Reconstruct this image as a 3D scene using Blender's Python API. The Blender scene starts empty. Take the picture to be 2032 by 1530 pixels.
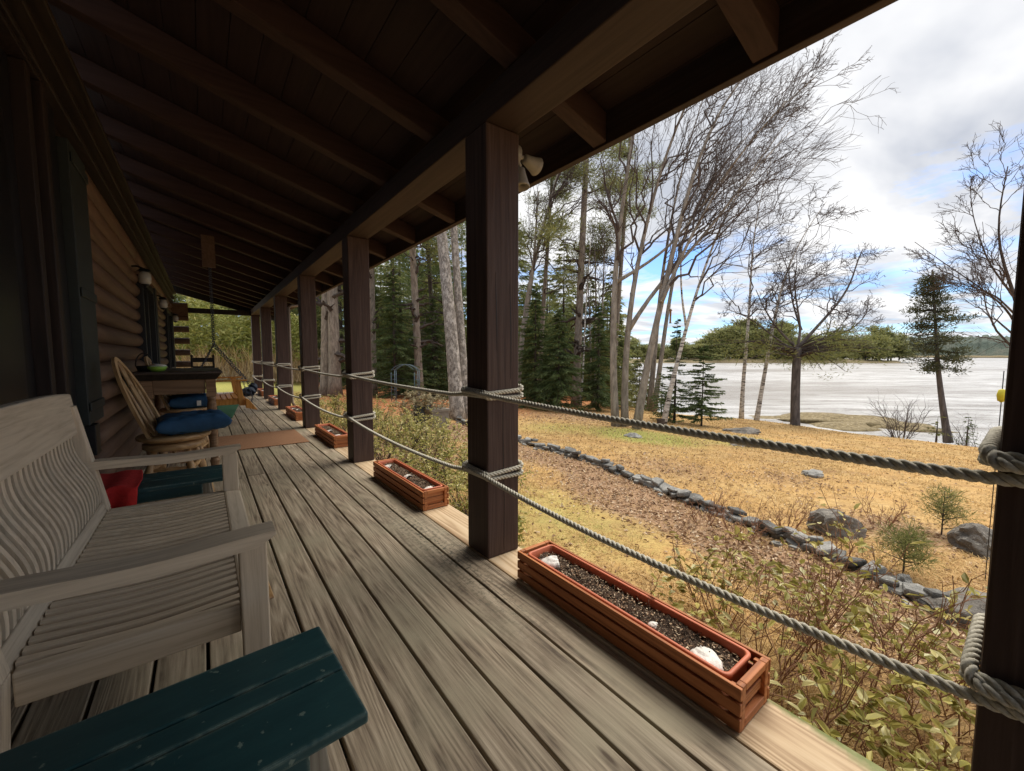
import bpy, math, random
import numpy as np
from mathutils import Vector, Matrix

# ------------------------------------------------------------------ camera, world, sun, exposure
sc = bpy.context.scene
FPX, CX, CY, VX, VY, HC = 810.0, 1016.0, 765.0, 403.0, 704.0, 1.08   # focal length in photo pixels, centre, deck vanishing point, eye height
PITCH = math.atan((CY - VY) / FPX)
YAW = math.atan((CX - VX) / FPX * math.cos(PITCH))
F_ = np.array([math.sin(YAW) * math.cos(PITCH), math.cos(YAW) * math.cos(PITCH), -math.sin(PITCH)])
R_ = np.array([math.cos(YAW), -math.sin(YAW), 0.0])
U_ = np.cross(R_, F_)
cam = bpy.data.cameras.new("camera")
cam.sensor_width = 36.0
cam.sensor_fit = 'HORIZONTAL'
cam.lens = 36.0 * FPX / 2032.0
cam.clip_start = 0.02
cam.clip_end = 6000
co = bpy.data.objects.new("camera", cam)
sc.collection.objects.link(co)
co.matrix_world = Matrix(((R_[0], U_[0], -F_[0], 0), (R_[1], U_[1], -F_[1], 0), (R_[2], U_[2], -F_[2], HC), (0, 0, 0, 1)))
sc.camera = co

SUN_EL, SUN_AZ = math.radians(60), math.radians(80)     # azimuth from +Y (along the porch) towards +X (the water)
world = bpy.data.worlds.new("World")
sc.world = world
world.use_nodes = True
wt = world.node_tree
for n in list(wt.nodes):
    wt.nodes.remove(n)
W = wt.nodes.new
L = wt.links.new
wout = W('ShaderNodeOutputWorld'); bg = W('ShaderNodeBackground')
sky = W('ShaderNodeTexSky'); sky.sky_type = 'NISHITA'; sky.sun_disc = False
sky.sun_elevation = SUN_EL; sky.sun_rotation = SUN_AZ
sky.air_density = 1.0; sky.dust_density = 0.6; sky.ozone_density = 2.0
bg.inputs['Strength'].default_value = 0.10
L(bg.outputs[0], wout.inputs['Surface'])
tc = W('ShaderNodeTexCoord')
sep = W('ShaderNodeSeparateXYZ'); L(tc.outputs['Generated'], sep.inputs[0])
def wm(op, a, b=None, c=None, clamp=False):
    n = W('ShaderNodeMath'); n.operation = op; n.use_clamp = clamp
    for i, v in enumerate((a, b, c)):
        if v is None: continue
        if isinstance(v, (int, float)): n.inputs[i].default_value = v
        else: L(v, n.inputs[i])
    return n.outputs[0]
zc = wm('ADD', wm('MAXIMUM', sep.outputs['Z'], 0.0), 0.06)
px_ = wm('DIVIDE', sep.outputs['X'], zc); py_ = wm('DIVIDE', sep.outputs['Y'], zc)
cmb = W('ShaderNodeCombineXYZ'); L(px_, cmb.inputs[0]); L(py_, cmb.inputs[1])
def wnoise(scale, detail, rough, off, stretch=(1, 1, 1), rot=0.0, dist=0.0):
    mp = W('ShaderNodeMapping'); mp.inputs['Location'].default_value = off
    mp.inputs['Scale'].default_value = stretch; mp.inputs['Rotation'].default_value = (0, 0, rot)
    L(cmb.outputs[0], mp.inputs[0])
    n = W('ShaderNodeTexNoise'); n.inputs['Scale'].default_value = scale
    n.inputs['Detail'].default_value = detail; n.inputs['Roughness'].default_value = rough
    n.inputs['Distortion'].default_value = dist
    L(mp.outputs[0], n.inputs['Vector']); return n.outputs['Fac']
n1 = wnoise(0.8, 10, 0.62, (3.1, 7.7, 0), (1, 0.7, 1), 0.5, 0.3)
n2 = wnoise(1.3, 5, 0.5, (-5.2, 1.4, 0), (0.5, 1.2, 1), 0.9, 0.3)
# more cover overhead, more gaps towards the horizon
cov = wm('ADD', n1, wm('MULTIPLY', sep.outputs['Z'], 0.30))
cov = wm('ADD', cov, wm('MULTIPLY', wm('SUBTRACT', n2, 0.5), 0.12))
mr = W('ShaderNodeMapRange'); mr.inputs['From Min'].default_value = 0.42; mr.inputs['From Max'].default_value = 0.56; mr.inputs['To Min'].default_value = 0.12
L(cov, mr.inputs['Value'])
crC = W('ShaderNodeValToRGB')
crC.color_ramp.elements[0].position = 0.38; crC.color_ramp.elements[0].color = (3.3, 3.5, 3.95, 1)
crC.color_ramp.elements[1].position = 0.60; crC.color_ramp.elements[1].color = (5.9, 5.9, 5.95, 1)
L(n2, crC.inputs[0])
skb = W('ShaderNodeMix'); skb.data_type = 'RGBA'; skb.blend_type = 'MULTIPLY'; skb.inputs[0].default_value = 1.0
L(sky.outputs[0], skb.inputs[6]); skb.inputs[7].default_value = (0.55, 0.86, 1.25, 1)
mix = W('ShaderNodeMix'); mix.data_type = 'RGBA'
L(mr.outputs[0], mix.inputs[0]); L(skb.outputs[2], mix.inputs[6]); L(crC.outputs[0], mix.inputs[7])
L(mix.outputs[2], bg.inputs['Color'])

sl = bpy.data.lights.new("sun", 'SUN'); sl.energy = 2.7; sl.angle = math.radians(45); sl.color = (1.0, 0.93, 0.82)
so = bpy.data.objects.new("sun", sl); sc.collection.objects.link(so)
sd = Vector((math.cos(SUN_EL) * math.sin(SUN_AZ), math.cos(SUN_EL) * math.cos(SUN_AZ), math.sin(SUN_EL)))
so.rotation_euler = (-sd).to_track_quat('-Z', 'Y').to_euler()

vs = sc.view_settings
vs.view_transform = 'Standard'; vs.look = 'None'; vs.gamma = 1.0; vs.use_curve_mapping = False
vs.exposure = 0.88
sc.cycles.max_bounces = 8
sc.cycles.diffuse_bounces = 5

# ------------------------------------------------------------------ helpers
rng = np.random.default_rng(7)
random.seed(7)
COL = sc.collection
EYE = np.array([0, 0, HC])
def ray(u, v): return F_ + R_ * (u - CX) / FPX + U_ * (CY - v) / FPX
def at(u, v, d): return EYE + ray(u, v) * d                 # point at forward distance d
def on_x(u, v, x): r = ray(u, v); return EYE + r * (x / r[0])
def on_y(u, v, y): r = ray(u, v); return EYE + r * (y / r[1])
def on_z(u, v, z): r = ray(u, v); return EYE + r * ((z - HC) / r[2])

def shore_x(y): return 18.6 + np.where(y > 12, 0.35 * (y - 12), 0) + 0.8 * np.sin(y * 0.31) + 0.4 * np.sin(y * 0.9 + 1)
def ground_z(x, y):
    x = np.asarray(x, float); y = np.asarray(y, float)
    z = -0.5 - 0.075 * np.maximum(0, x - 1.4)
    z = z + 0.03 * np.sin(x * 0.9 + y * 0.35) * np.sin(y * 0.7 - x * 0.2) * np.clip((x - 2) / 3, 0, 1)
    z = z + 0.012 * np.sin(x * 3.1 + 1.3 * np.sin(y * 2.2)) * np.sin(y * 2.7 + x)
    t = np.clip((x - shore_x(y)) / 7.0, 0, 1)
    z = z - 2.0 * t * t * (3 - 2 * t)
    return z
def on_ground(u, v):
    r = ray(u, v); k = 0.6
    for _ in range(6000):
        p = EYE + r * k
        if p[2] < float(ground_z(p[0], p[1])): return p
        k *= 1.002
    return EYE + r * 30

def newmesh(name, V, Fs, smooth=False, mats=(), midx=None, uv=None):
    V = np.asarray(V, np.float32).reshape(-1, 3)
    me = bpy.data.meshes.new(name)
    me.vertices.add(len(V)); me.vertices.foreach_set('co', V.ravel())
    loops = []; starts = []; tot = 0; ns = 0
    for f in Fs:
        f = np.asarray(f, np.int32)
        if len(f) == 0: continue
        k = f.shape[1]
        starts.append(np.arange(len(f), dtype=np.int32) * k + tot)
        loops.append(f.ravel()); tot += f.size; ns += len(f)
    if tot:
        lp = np.concatenate(loops); st = np.concatenate(starts)
        me.loops.add(tot); me.loops.foreach_set('vertex_index', lp)
        me.polygons.add(ns); me.polygons.foreach_set('loop_start', st)
        me.polygons.foreach_set('use_smooth', np.full(ns, bool(smooth)))
    me.update(calc_edges=True)
    for m in mats: me.materials.append(m)
    if midx is not None: me.polygons.foreach_set('material_index', np.asarray(midx, np.int32))
    return me

def tag(o, label=None, cat=None, group=None, kind=None):
    if label: o['label'] = label
    if cat: o['category'] = cat
    if group: o['group'] = group
    if kind: o['kind'] = kind
    return o
def empty(name, loc, label, cat, group=None, rz=0.0):
    o = bpy.data.objects.new(name, None); COL.objects.link(o)
    o.location = loc; o.rotation_euler = (0, 0, rz); o.empty_display_size = 0.1
    return tag(o, label, cat, group)

def wloc(o):
    v = np.zeros(3)
    while o is not None:
        v += np.array(o.location); o = o.parent
    return v
class MB:
    """collects shapes; build() links them as one mesh object"""
    def __init__(s): s.V = []; s.Q = []; s.T = []; s.n = 0
    def add(s, V, Q=None, T=None):
        V = np.asarray(V, float).reshape(-1, 3)
        if Q is not None and len(Q): s.Q.append(np.asarray(Q, np.int64).reshape(-1, 4) + s.n)
        if T is not None and len(T): s.T.append(np.asarray(T, np.int64).reshape(-1, 3) + s.n)
        s.V.append(V); s.n += len(V); return s
    def box(s, x0, x1, y0, y1, z0, z1):
        V = [(x0, y0, z0), (x1, y0, z0), (x1, y1, z0), (x0, y1, z0), (x0, y0, z1), (x1, y0, z1), (x1, y1, z1), (x0, y1, z1)]
        return s.add(V, [(0, 3, 2, 1), (4, 5, 6, 7), (0, 1, 5, 4), (1, 2, 6, 5), (2, 3, 7, 6), (3, 0, 4, 7)])
    def hexa(s, B, T):
        return s.add(list(B) + list(T), [(0, 3, 2, 1), (4, 5, 6, 7), (0, 1, 5, 4), (1, 2, 6, 5), (2, 3, 7, 6), (3, 0, 4, 7)])
    def bar(s, p0, p1, w, h, up=(0, 0, 1)):
        p0 = np.array(p0, float); p1 = np.array(p1, float); t = p1 - p0; t /= np.linalg.norm(t)
        a = np.cross(t, up); a /= np.linalg.norm(a) + 1e-9; b = np.cross(a, t)
        a *= w / 2; b *= h / 2
        return s.hexa([p0 - a - b, p0 + a - b, p0 + a + b, p0 - a + b], [p1 - a - b, p1 + a - b, p1 + a + b, p1 - a + b])
    def tubes(s, P, Rd, sides=6, cap=True):
        P = np.asarray(P, float); Rd = np.asarray(Rd, float)
        if P.ndim == 2: P = P[None]; Rd = np.broadcast_to(Rd, P.shape[:2]) if Rd.ndim < 2 else Rd
        B, n, _ = P.shape
        Rd = np.broadcast_to(Rd, (B, n))
        T = np.empty_like(P); T[:, 1:-1] = P[:, 2:] - P[:, :-2]; T[:, 0] = P[:, 1] - P[:, 0]; T[:, -1] = P[:, -1] - P[:, -2]
        T /= np.linalg.norm(T, axis=2, keepdims=True) + 1e-9
        m = np.abs(T.mean(axis=1)); ref = np.zeros((B, 3)); ref[np.arange(B), np.argmin(m, axis=1)] = 1
        A = np.cross(T, ref[:, None, :]); A /= np.linalg.norm(A, axis=2, keepdims=True) + 1e-9
        C = np.cross(T, A)
        th = np.arange(sides) * 2 * math.pi / sides
        V = P[:, :, None, :] + Rd[:, :, None, None] * (np.cos(th)[None, None, :, None] * A[:, :, None, :] + np.sin(th)[None, None, :, None] * C[:, :, None, :])
        idx = np.arange(B * n * sides).reshape(B, n, sides)
        a = idx[:, :-1, :]; b = idx[:, 1:, :]; a2 = np.roll(a, -1, axis=2); b2 = np.roll(b, -1, axis=2)
        Q = np.stack([a, a2, b2, b], axis=-1).reshape(-1, 4)
        V = V.reshape(-1, 3); T3 = None
        if cap:
            c0 = len(V) + np.arange(B); c1 = len(V) + B + np.arange(B)
            V = np.concatenate([V, P[:, 0], P[:, -1]])
            s0 = idx[:, 0, :]; s1 = idx[:, -1, :]
            t0 = np.stack([np.broadcast_to(c0[:, None], s0.shape), np.roll(s0, -1, 1), s0], -1).reshape(-1, 3)
            t1 = np.stack([np.broadcast_to(c1[:, None], s1.shape), s1, np.roll(s1, -1, 1)], -1).reshape(-1, 3)
            T3 = np.concatenate([t0, t1])
        return s.add(V, Q, T3)
    def tube(s, pts, r, sides=8):
        pts = np.asarray(pts, float); r = np.broadcast_to(np.asarray(r, float), (len(pts),))
        return s.tubes(pts[None], r[None], sides)
    def lathe(s, prof, c=(0, 0, 0), n=16, p1=None):
        """profile [(r, z)...] turned round z at c; with p1 the profile's z 0..1 runs from c to p1"""
        prof = np.asarray(prof, float); c = np.array(c, float)
        if p1 is not None:
            ax = np.array(p1, float) - c; P = c + prof[:, 1:2] * ax
        else:
            P = c + prof[:, 1:2] * np.array([0, 0, 1.0]); ax = np.array([0, 0, 1.0])
        t = ax / np.linalg.norm(ax); ref = np.array([1.0, 0, 0]) if abs(t[0]) < 0.9 else np.array([0, 1.0, 0])
        A = np.cross(t, ref); A /= np.linalg.norm(A); B = np.cross(t, A)
        th = np.arange(n) * 2 * math.pi / n
        V = P[:, None, :] + prof[:, 0][:, None, None] * (np.cos(th)[None, :, None] * A + np.sin(th)[None, :, None] * B)
        k = len(prof); idx = np.arange(k * n).reshape(k, n); a = idx[:-1]; b = idx[1:]
        Q = np.stack([a, np.roll(a, -1, 1), np.roll(b, -1, 1), b], -1).reshape(-1, 4)
        V = V.reshape(-1, 3)
        V = np.concatenate([V, P[:1], P[-1:]]); T = []
        for j in range(n):
            T.append((k * n, idx[0][(j + 1) % n], idx[0][j])); T.append((k * n + 1, idx[-1][j], idx[-1][(j + 1) % n]))
        return s.add(V, Q, T)
    def grid(s, G, close=False):
        """G (a,b,3) array of points"""
        G = np.asarray(G, float); a, b, _ = G.shape; idx = np.arange(a * b).reshape(a, b)
        Q = np.stack([idx[:-1, :-1], idx[1:, :-1], idx[1:, 1:], idx[:-1, 1:]], -1).reshape(-1, 4)
        return s.add(G.reshape(-1, 3), Q)
    def build(s, name, mat, parent=None, bevel=0.0, smooth=False, subsurf=0, seg=2, offset=(0, 0, 0), solid=0.0):
        V = np.concatenate(s.V) - np.array(offset, float)
        if parent is not None and offset == (0, 0, 0) and getattr(s, 'world', False):
            V = V - wloc(parent)
        me = newmesh(name, V, s.Q + s.T if False else ([np.concatenate(s.Q)] if s.Q else []) + ([np.concatenate(s.T)] if s.T else []), smooth, (mat,))
        o = bpy.data.objects.new(name, me); COL.objects.link(o)
        if parent is not None: o.parent = parent
        if solid:
            m = o.modifiers.new('thickness', 'SOLIDIFY'); m.thickness = solid; m.offset = 0
        if bevel:
            m = o.modifiers.new('bevel', 'BEVEL'); m.width = bevel; m.segments = seg; m.limit_method = 'ANGLE'
            m.angle_limit = math.radians(40); m.harden_normals = False
        if subsurf:
            m = o.modifiers.new('subdivision', 'SUBSURF'); m.levels = subsurf; m.render_levels = subsurf
        return o
def WB():
    m = MB(); m.world = True; return m          # shapes given in world coordinates, stored relative to the parent
def copy_tree(o, parent=None):
    c = o.copy(); COL.objects.link(c); c.parent = parent
    for ch in list(o.children): copy_tree(ch, c)
    return c

# ------------------------------------------------------------------ materials
def mat(name):
    m = bpy.data.materials.new(name); m.use_nodes = True
    nt = m.node_tree; p = nt.nodes['Principled BSDF']
    return m, nt, p
class N:
    def __init__(s, nt): s.nt = nt
    def new(s, t, **k):
        n = s.nt.nodes.new(t)
        for a, b in k.items(): setattr(n, a, b)
        return n
    def link(s, a, b): s.nt.links.new(a, b)
    def coord(s, kind='Object', scale=(1, 1, 1), loc=(0, 0, 0), rot=(0, 0, 0)):
        t = s.new('ShaderNodeTexCoord'); m = s.new('ShaderNodeMapping')
        m.inputs['Scale'].default_value = scale; m.inputs['Location'].default_value = loc; m.inputs['Rotation'].default_value = rot
        s.link(t.outputs[kind], m.inputs[0]); return m.outputs[0]
    def noise(s, vec, scale, detail=4, rough=0.55, dist=0.0):
        n = s.new('ShaderNodeTexNoise'); n.inputs['Scale'].default_value = scale; n.inputs['Detail'].default_value = detail
        n.inputs['Roughness'].default_value = rough; n.inputs['Distortion'].default_value = dist
        s.link(vec, n.inputs['Vector']); return n.outputs['Fac']
    def ramp(s, fac, stops):
        r = s.new('ShaderNodeValToRGB'); e = r.color_ramp.elements
        while len(e) < len(stops): e.new(0.5)
        for i, (p, c) in enumerate(stops):
            e[i].position = p; e[i].color = (*c, 1) if len(c) == 3 else c
        s.link(fac, r.inputs[0]); return r.outputs[0]
    def mix(s, fac, a, b, mode='MIX'):
        n = s.new('ShaderNodeMix'); n.data_type = 'RGBA'; n.blend_type = mode
        for sk, v in ((0, fac), (6, a), (7, b)):
            if isinstance(v, (int, float)): n.inputs[sk].default_value = v
            elif isinstance(v, tuple): n.inputs[sk].default_value = (*v, 1) if len(v) == 3 else v
            else: s.link(v, n.inputs[sk])
        return n.outputs[2]
    def math(s, op, a, b=0.0, clamp=False):
        n = s.new('ShaderNodeMath', operation=op); n.use_clamp = clamp
        for i, v in enumerate((a, b)):
            if isinstance(v, (int, float)): n.inputs[i].default_value = v
            else: s.link(v, n.inputs[i])
        return n.outputs[0]
    def bump(s, h, strength, dist, p):
        b = s.new('ShaderNodeBump'); b.inputs['Strength'].default_value = strength; b.inputs['Distance'].default_value = dist
        s.link(h, b.inputs['Height']); s.link(b.outputs[0], p.inputs['Normal'])

def wood(name, dark, mid, light, axis=1, rough=0.7, grain=1.0, boards=None, spec=0.3, stain=None, bump=0.35, ring=0.5, rings_n=13.0, ret=False, var=0.34, st=(0.28, 0.5, 0.78)):
    """wood with long grain along axis; boards=(axis, pitch, offset) gives every board its own shade"""
    m, nt, p = mat(name); n = N(nt)
    sc_ = [26 * grain] * 3; sc_[axis] = 1.1 * grain
    t = n.new('ShaderNodeTexCoord'); src = t.outputs['Object']
    isl = n.new('ShaderNodeNewGeometry').outputs['Random Per Island']
    off = n.new('ShaderNodeCombineXYZ'); f = n.math('MULTIPLY', isl, 37.0)
    n.link(f, off.inputs[0]); n.link(f, off.inputs[1]); n.link(f, off.inputs[2])
    va = n.new('ShaderNodeVectorMath', operation='ADD'); n.link(src, va.inputs[0]); n.link(off.outputs[0], va.inputs[1])
    mp = n.new('ShaderNodeMapping'); mp.inputs['Scale'].default_value = sc_; n.link(va.outputs[0], mp.inputs[0])
    g1 = n.noise(mp.outputs[0], 1.0, 6, 0.68, 0.12)
    mp2 = n.new('ShaderNodeMapping'); s2 = [6.5 * grain] * 3; s2[axis] = 0.30 * grain; mp2.inputs['Scale'].default_value = s2
    n.link(va.outputs[0], mp2.inputs[0])
    g0 = n.noise(mp2.outputs[0], 1.0, 1.5, 0.4, 0.15)
    rings = n.math('FRACT', n.math('MULTIPLY', g0, rings_n))            # cathedral figure
    rings = n.math('ABSOLUTE', n.math('SUBTRACT', rings, 0.5))
    h = n.math('ADD', n.math('MULTIPLY', g1, 0.72), n.math('MULTIPLY', rings, ring)); h = n.math('ADD', h, (0.5 - ring) * 0.25)
    col = n.ramp(h, [(st[0], dark), (st[1], mid), (st[2], light)])
    hv = n.new('ShaderNodeHueSaturation'); n.link(col, hv.inputs['Color'])
    n.link(n.math('ADD', n.math('MULTIPLY', isl, var), 1 - var / 2), hv.inputs['Value'])
    out = hv.outputs[0]
    m['_n'] = 1
    if stain:
        sn = n.noise(src, 2.2, 5, 0.6)
        out = n.mix(n.ramp(sn, [(0.45, (0, 0, 0)), (0.7, (1, 1, 1))]), out, stain)
    n.link(out, p.inputs['Base Color'])
    p.inputs['Roughness'].default_value = rough
    p.inputs['Specular IOR Level'].default_value = spec
    n.bump(h, bump, 0.004, p)
    return (m, n, p, out, src) if ret else m

def plain(name, col, rough=0.6, metal=0.0, var=0.15, scale=12.0, spec=0.4, bump=0.0):
    m, nt, p = mat(name); n = N(nt)
    f = n.noise(n.coord('Object'), scale, 5, 0.6)
    c = n.ramp(f, [(0.3, tuple(x * (1 - var) for x in col)), (0.7, tuple(min(1, x * (1 + var)) for x in col))])
    n.link(c, p.inputs['Base Color']); p.inputs['Roughness'].default_value = rough; p.inputs['Metallic'].default_value = metal
    p.inputs['Specular IOR Level'].default_value = spec
    if bump: n.bump(f, bump, 0.01, p)
    return m

def leafmat(name, stops, rough=0.6, trans=0.25, scale=None, contrast=(0.2, 0.8)):
    """each little leaf or blade takes its own colour from the ramp"""
    m, nt, p = mat(name); n = N(nt)
    isl = n.new('ShaderNodeNewGeometry').outputs['Random Per Island']
    fac = isl
    if scale:
        big = n.noise(n.coord('Object'), scale, 3, 0.6)
        fac = n.math('ADD', n.math('MULTIPLY', isl, 0.5), n.math('MULTIPLY', n.math('SUBTRACT', big, contrast[0]), contrast[1]))
    col = n.ramp(fac, stops)
    n.link(col, p.inputs['Base Color']); p.inputs['Roughness'].default_value = rough; p.inputs['Specular IOR Level'].default_value = 0.25
    if trans:
        tr = n.new('ShaderNodeBsdfTranslucent'); n.link(col, tr.inputs[0])
        mx = n.new('ShaderNodeMixShader'); mx.inputs[0].default_value = trans
        out = nt.nodes['Material Output']
        n.link(p.outputs[0], mx.inputs[1]); n.link(tr.outputs[0], mx.inputs[2]); n.link(mx.outputs[0], out.inputs['Surface'])
    return m

def bark(name, dark, light, scale=9.0, vert=0.25, bump=0.6, patch=None):
    m, nt, p = mat(name); n = N(nt)
    f = n.noise(n.coord('Object', (1, 1, vert)), scale, 6, 0.7, 0.4)
    c = n.ramp(f, [(0.35, dark), (0.65, light)])
    if patch:
        g = n.noise(n.coord('Object', (1, 1, 0.6)), 9, 6, 0.75)
        c = n.mix(n.ramp(g, [(0.5, (0, 0, 0)), (0.58, (1, 1, 1))]), c, patch)
    n.link(c, p.inputs['Base Color']); p.inputs['Roughness'].default_value = 0.9; p.inputs['Specular IOR Level'].default_value = 0.15
    n.bump(f, bump, 0.03, p)
    return m

M = {}
m, n, p, out, src = wood('weathered_deck', (0.085, 0.060, 0.042), (0.285, 0.228, 0.162), (0.52, 0.44, 0.335), 1, 0.72, 1.9, st=(0.33, 0.5, 0.70), stain=(0.31, 0.27, 0.19), bump=0.7, ring=0.26, rings_n=14, ret=True)
sx = n.new('ShaderNodeSeparateXYZ'); n.link(src, sx.inputs[0])
def window_mask(n, v, a, b, s): return n.math('MULTIPLY', n.math('MULTIPLY', n.math('SUBTRACT', v, a), s, True), n.math('MULTIPLY', n.math('SUBTRACT', b, v), s, True))
mk = n.math('MULTIPLY', window_mask(n, sx.outputs[0], 0.82, 1.20, 5.0), window_mask(n, sx.outputs[1], 0.9, 3.2, 1.2))
mil = n.noise(src, 42, 5, 0.75); mf = n.math('MULTIPLY', n.ramp(mil, [(0.50, (0, 0, 0)), (0.60, (1, 1, 1))]), mk)
out = n.mix(mf, out, (0.045, 0.05, 0.035))
kn = n.new('ShaderNodeTexVoronoi'); kn.inputs['Scale'].default_value = 1.0; n.link(n.coord('Object', (7, 1.6, 1)), kn.inputs['Vector'])
out = n.mix(n.ramp(kn.outputs['Distance'], [(0.035, (0.85, 0.85, 0.85)), (0.075, (0, 0, 0))]), out, (0.07, 0.045, 0.03))
n.link(out, p.inputs['Base Color']); M['deck'] = m
m, n, p, out, src = wood('newer_deck_board', (0.26, 0.16, 0.085), (0.50, 0.37, 0.23), (0.62, 0.50, 0.35), 1, 0.65, 1.0, bump=0.4, ring=0.4, rings_n=18, ret=True)
sx = n.new('ShaderNodeSeparateXYZ'); n.link(src, sx.inputs[0])
mo = n.noise(src, 7, 5, 0.7); e_ = n.math('MULTIPLY', n.math('SUBTRACT', n.math('ADD', sx.outputs[0], n.math('MULTIPLY', mo, 0.12)), 1.392), 30.0, True)
e_ = n.math('MULTIPLY', e_, n.math('MULTIPLY', n.math('SUBTRACT', 0.75, sx.outputs[1]), 3.0, True))
out = n.mix(e_, out, n.ramp(mo, [(0.4, (0.10, 0.13, 0.02)), (0.6, (0.22, 0.23, 0.09))])); n.link(out, p.inputs['Base Color']); M['newdeck'] = m
M['teak'] = wood('weathered_teak', (0.36, 0.295, 0.22), (0.58, 0.49, 0.375), (0.72, 0.63, 0.50), 1, 0.75, 2.2, bump=0.25, ring=0.12)
M['teakx'] = wood('weathered_teak_slat', (0.38, 0.31, 0.23), (0.60, 0.505, 0.385), (0.74, 0.65, 0.515), 0, 0.75, 2.2, bump=0.25, ring=0.12)
M['teakz'] = wood('weathered_teak_upright', (0.38, 0.31, 0.23), (0.60, 0.505, 0.385), (0.74, 0.65, 0.515), 2, 0.75, 2.2, bump=0.25, ring=0.12)
M['post'] = wood('brown_stained_post', (0.040, 0.022, 0.017), (0.074, 0.043, 0.034), (0.12, 0.079, 0.064), 2, 0.62, 1.6, bump=0.8, ring=0.25)
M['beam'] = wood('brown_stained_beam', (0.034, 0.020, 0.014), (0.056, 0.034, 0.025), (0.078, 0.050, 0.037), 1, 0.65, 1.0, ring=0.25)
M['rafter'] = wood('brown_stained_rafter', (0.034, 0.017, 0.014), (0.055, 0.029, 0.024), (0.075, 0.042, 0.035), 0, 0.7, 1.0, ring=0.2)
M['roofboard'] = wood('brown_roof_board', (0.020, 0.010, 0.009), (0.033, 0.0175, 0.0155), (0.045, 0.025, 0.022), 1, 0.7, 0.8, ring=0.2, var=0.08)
M['log'] = wood('brown_log', (0.075, 0.041, 0.027), (0.125, 0.073, 0.047), (0.175, 0.11, 0.073), 1, 0.6, 0.7, ring=0.2)
M['cedar'] = wood('cedar_slat', (0.26, 0.085, 0.030), (0.42, 0.15, 0.052), (0.56, 0.23, 0.09), 1, 0.55, 1.3)
M['cedarx'] = wood('cedar_end', (0.26, 0.088, 0.030), (0.43, 0.155, 0.055), (0.57, 0.24, 0.095), 0, 0.55, 1.3)
M['pine_wood'] = wood('golden_pine', (0.28, 0.15, 0.06), (0.42, 0.26, 0.12), (0.54, 0.36, 0.19), 2, 0.42, 1.0, spec=0.5)
M['pine_seat'] = wood('golden_pine_seat', (0.28, 0.15, 0.06), (0.42, 0.26, 0.12), (0.54, 0.36, 0.19), 0, 0.42, 1.0, spec=0.5)
M['oak'] = wood('brown_table_wood', (0.14, 0.075, 0.035), (0.22, 0.13, 0.07), (0.30, 0.19, 0.11), 0, 0.5, 1.0)
M['tabletop'] = wood('dark_table_top', (0.03, 0.02, 0.015), (0.07, 0.05, 0.04), (0.11, 0.085, 0.07), 0, 0.45, 1.0)
M['swing'] = wood('orange_swing_wood', (0.42, 0.16, 0.03), (0.62, 0.28, 0.06), (0.75, 0.40, 0.12), 2, 0.45, 1.0)
M['gray_wood'] = wood('grey_leg', (0.20, 0.17, 0.13), (0.30, 0.27, 0.21), (0.38, 0.34, 0.28), 2, 0.7, 1.0)
M['darkwood'] = wood('black_brown_wood', (0.01, 0.008, 0.007), (0.02, 0.015, 0.012), (0.035, 0.028, 0.022), 2, 0.5, 1.0)
M['trim'] = wood('brown_trim', (0.013, 0.0075, 0.006), (0.022, 0.013, 0.010), (0.036, 0.022, 0.017), 2, 0.6, 1.0)
M['trimy'] = wood('brown_wall_plate', (0.016, 0.010, 0.0075), (0.026, 0.017, 0.013), (0.042, 0.028, 0.021), 1, 0.6, 1.0)
M['shutter'] = plain('dark_green_shutter', (0.020, 0.025, 0.023), 0.6)
M['black'] = plain('black_paint', (0.008, 0.008, 0.009), 0.45)
M['door_dark'] = plain('dark_door_panel', (0.012, 0.011, 0.012), 0.4, spec=0.3)
M['dimglass'] = plain('dim_door_glass', (0.010, 0.010, 0.011), 0.3, spec=0.4)
M['white'] = plain('white_plastic', (0.62, 0.60, 0.54), 0.5)
M['floodlight'] = plain('dusty_cream_metal', (0.30, 0.28, 0.24), 0.5)
M['cloth_red'] = plain('red_cloth', (0.50, 0.022, 0.02), 0.9, scale=40, bump=0.3)
M['cloth_blue'] = plain('blue_cushion', (0.018, 0.07, 0.15), 0.75, scale=9, bump=0.5, var=0.25)
M['cloth_dark'] = plain('dark_blue_bundle', (0.02, 0.03, 0.05), 0.8)
M['mat_brown'] = None
M['green_mat'] = plain('green_mat', (0.03, 0.11, 0.05), 0.95, scale=80)
M['lime'] = plain('lime_bowl', (0.30, 0.52, 0.06), 0.35)
M['tray'] = plain('terracotta_tray', (0.56, 0.155, 0.075), 0.5, var=0.08)
M['shell'] = plain('chalky_shell', (0.74, 0.71, 0.66), 0.6, scale=60, var=0.2, bump=0.4)
M['zinc'] = plain('grey_planter', (0.09, 0.12, 0.14), 0.6)
M['stone_pot'] = plain('stone_planter', (0.24, 0.21, 0.17), 0.85, scale=20, bump=0.5)
M['iron'] = plain('blue_grey_iron', (0.09, 0.14, 0.17), 0.5, metal=0.3)
M['chain'] = plain('blue_grey_chain', (0.07, 0.08, 0.12), 0.5, metal=0.4)
M['yellow'] = plain('yellow_plastic', (0.65, 0.55, 0.04), 0.5)
M['tan'] = plain('tan_downspout', (0.22, 0.17, 0.13), 0.5)

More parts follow.
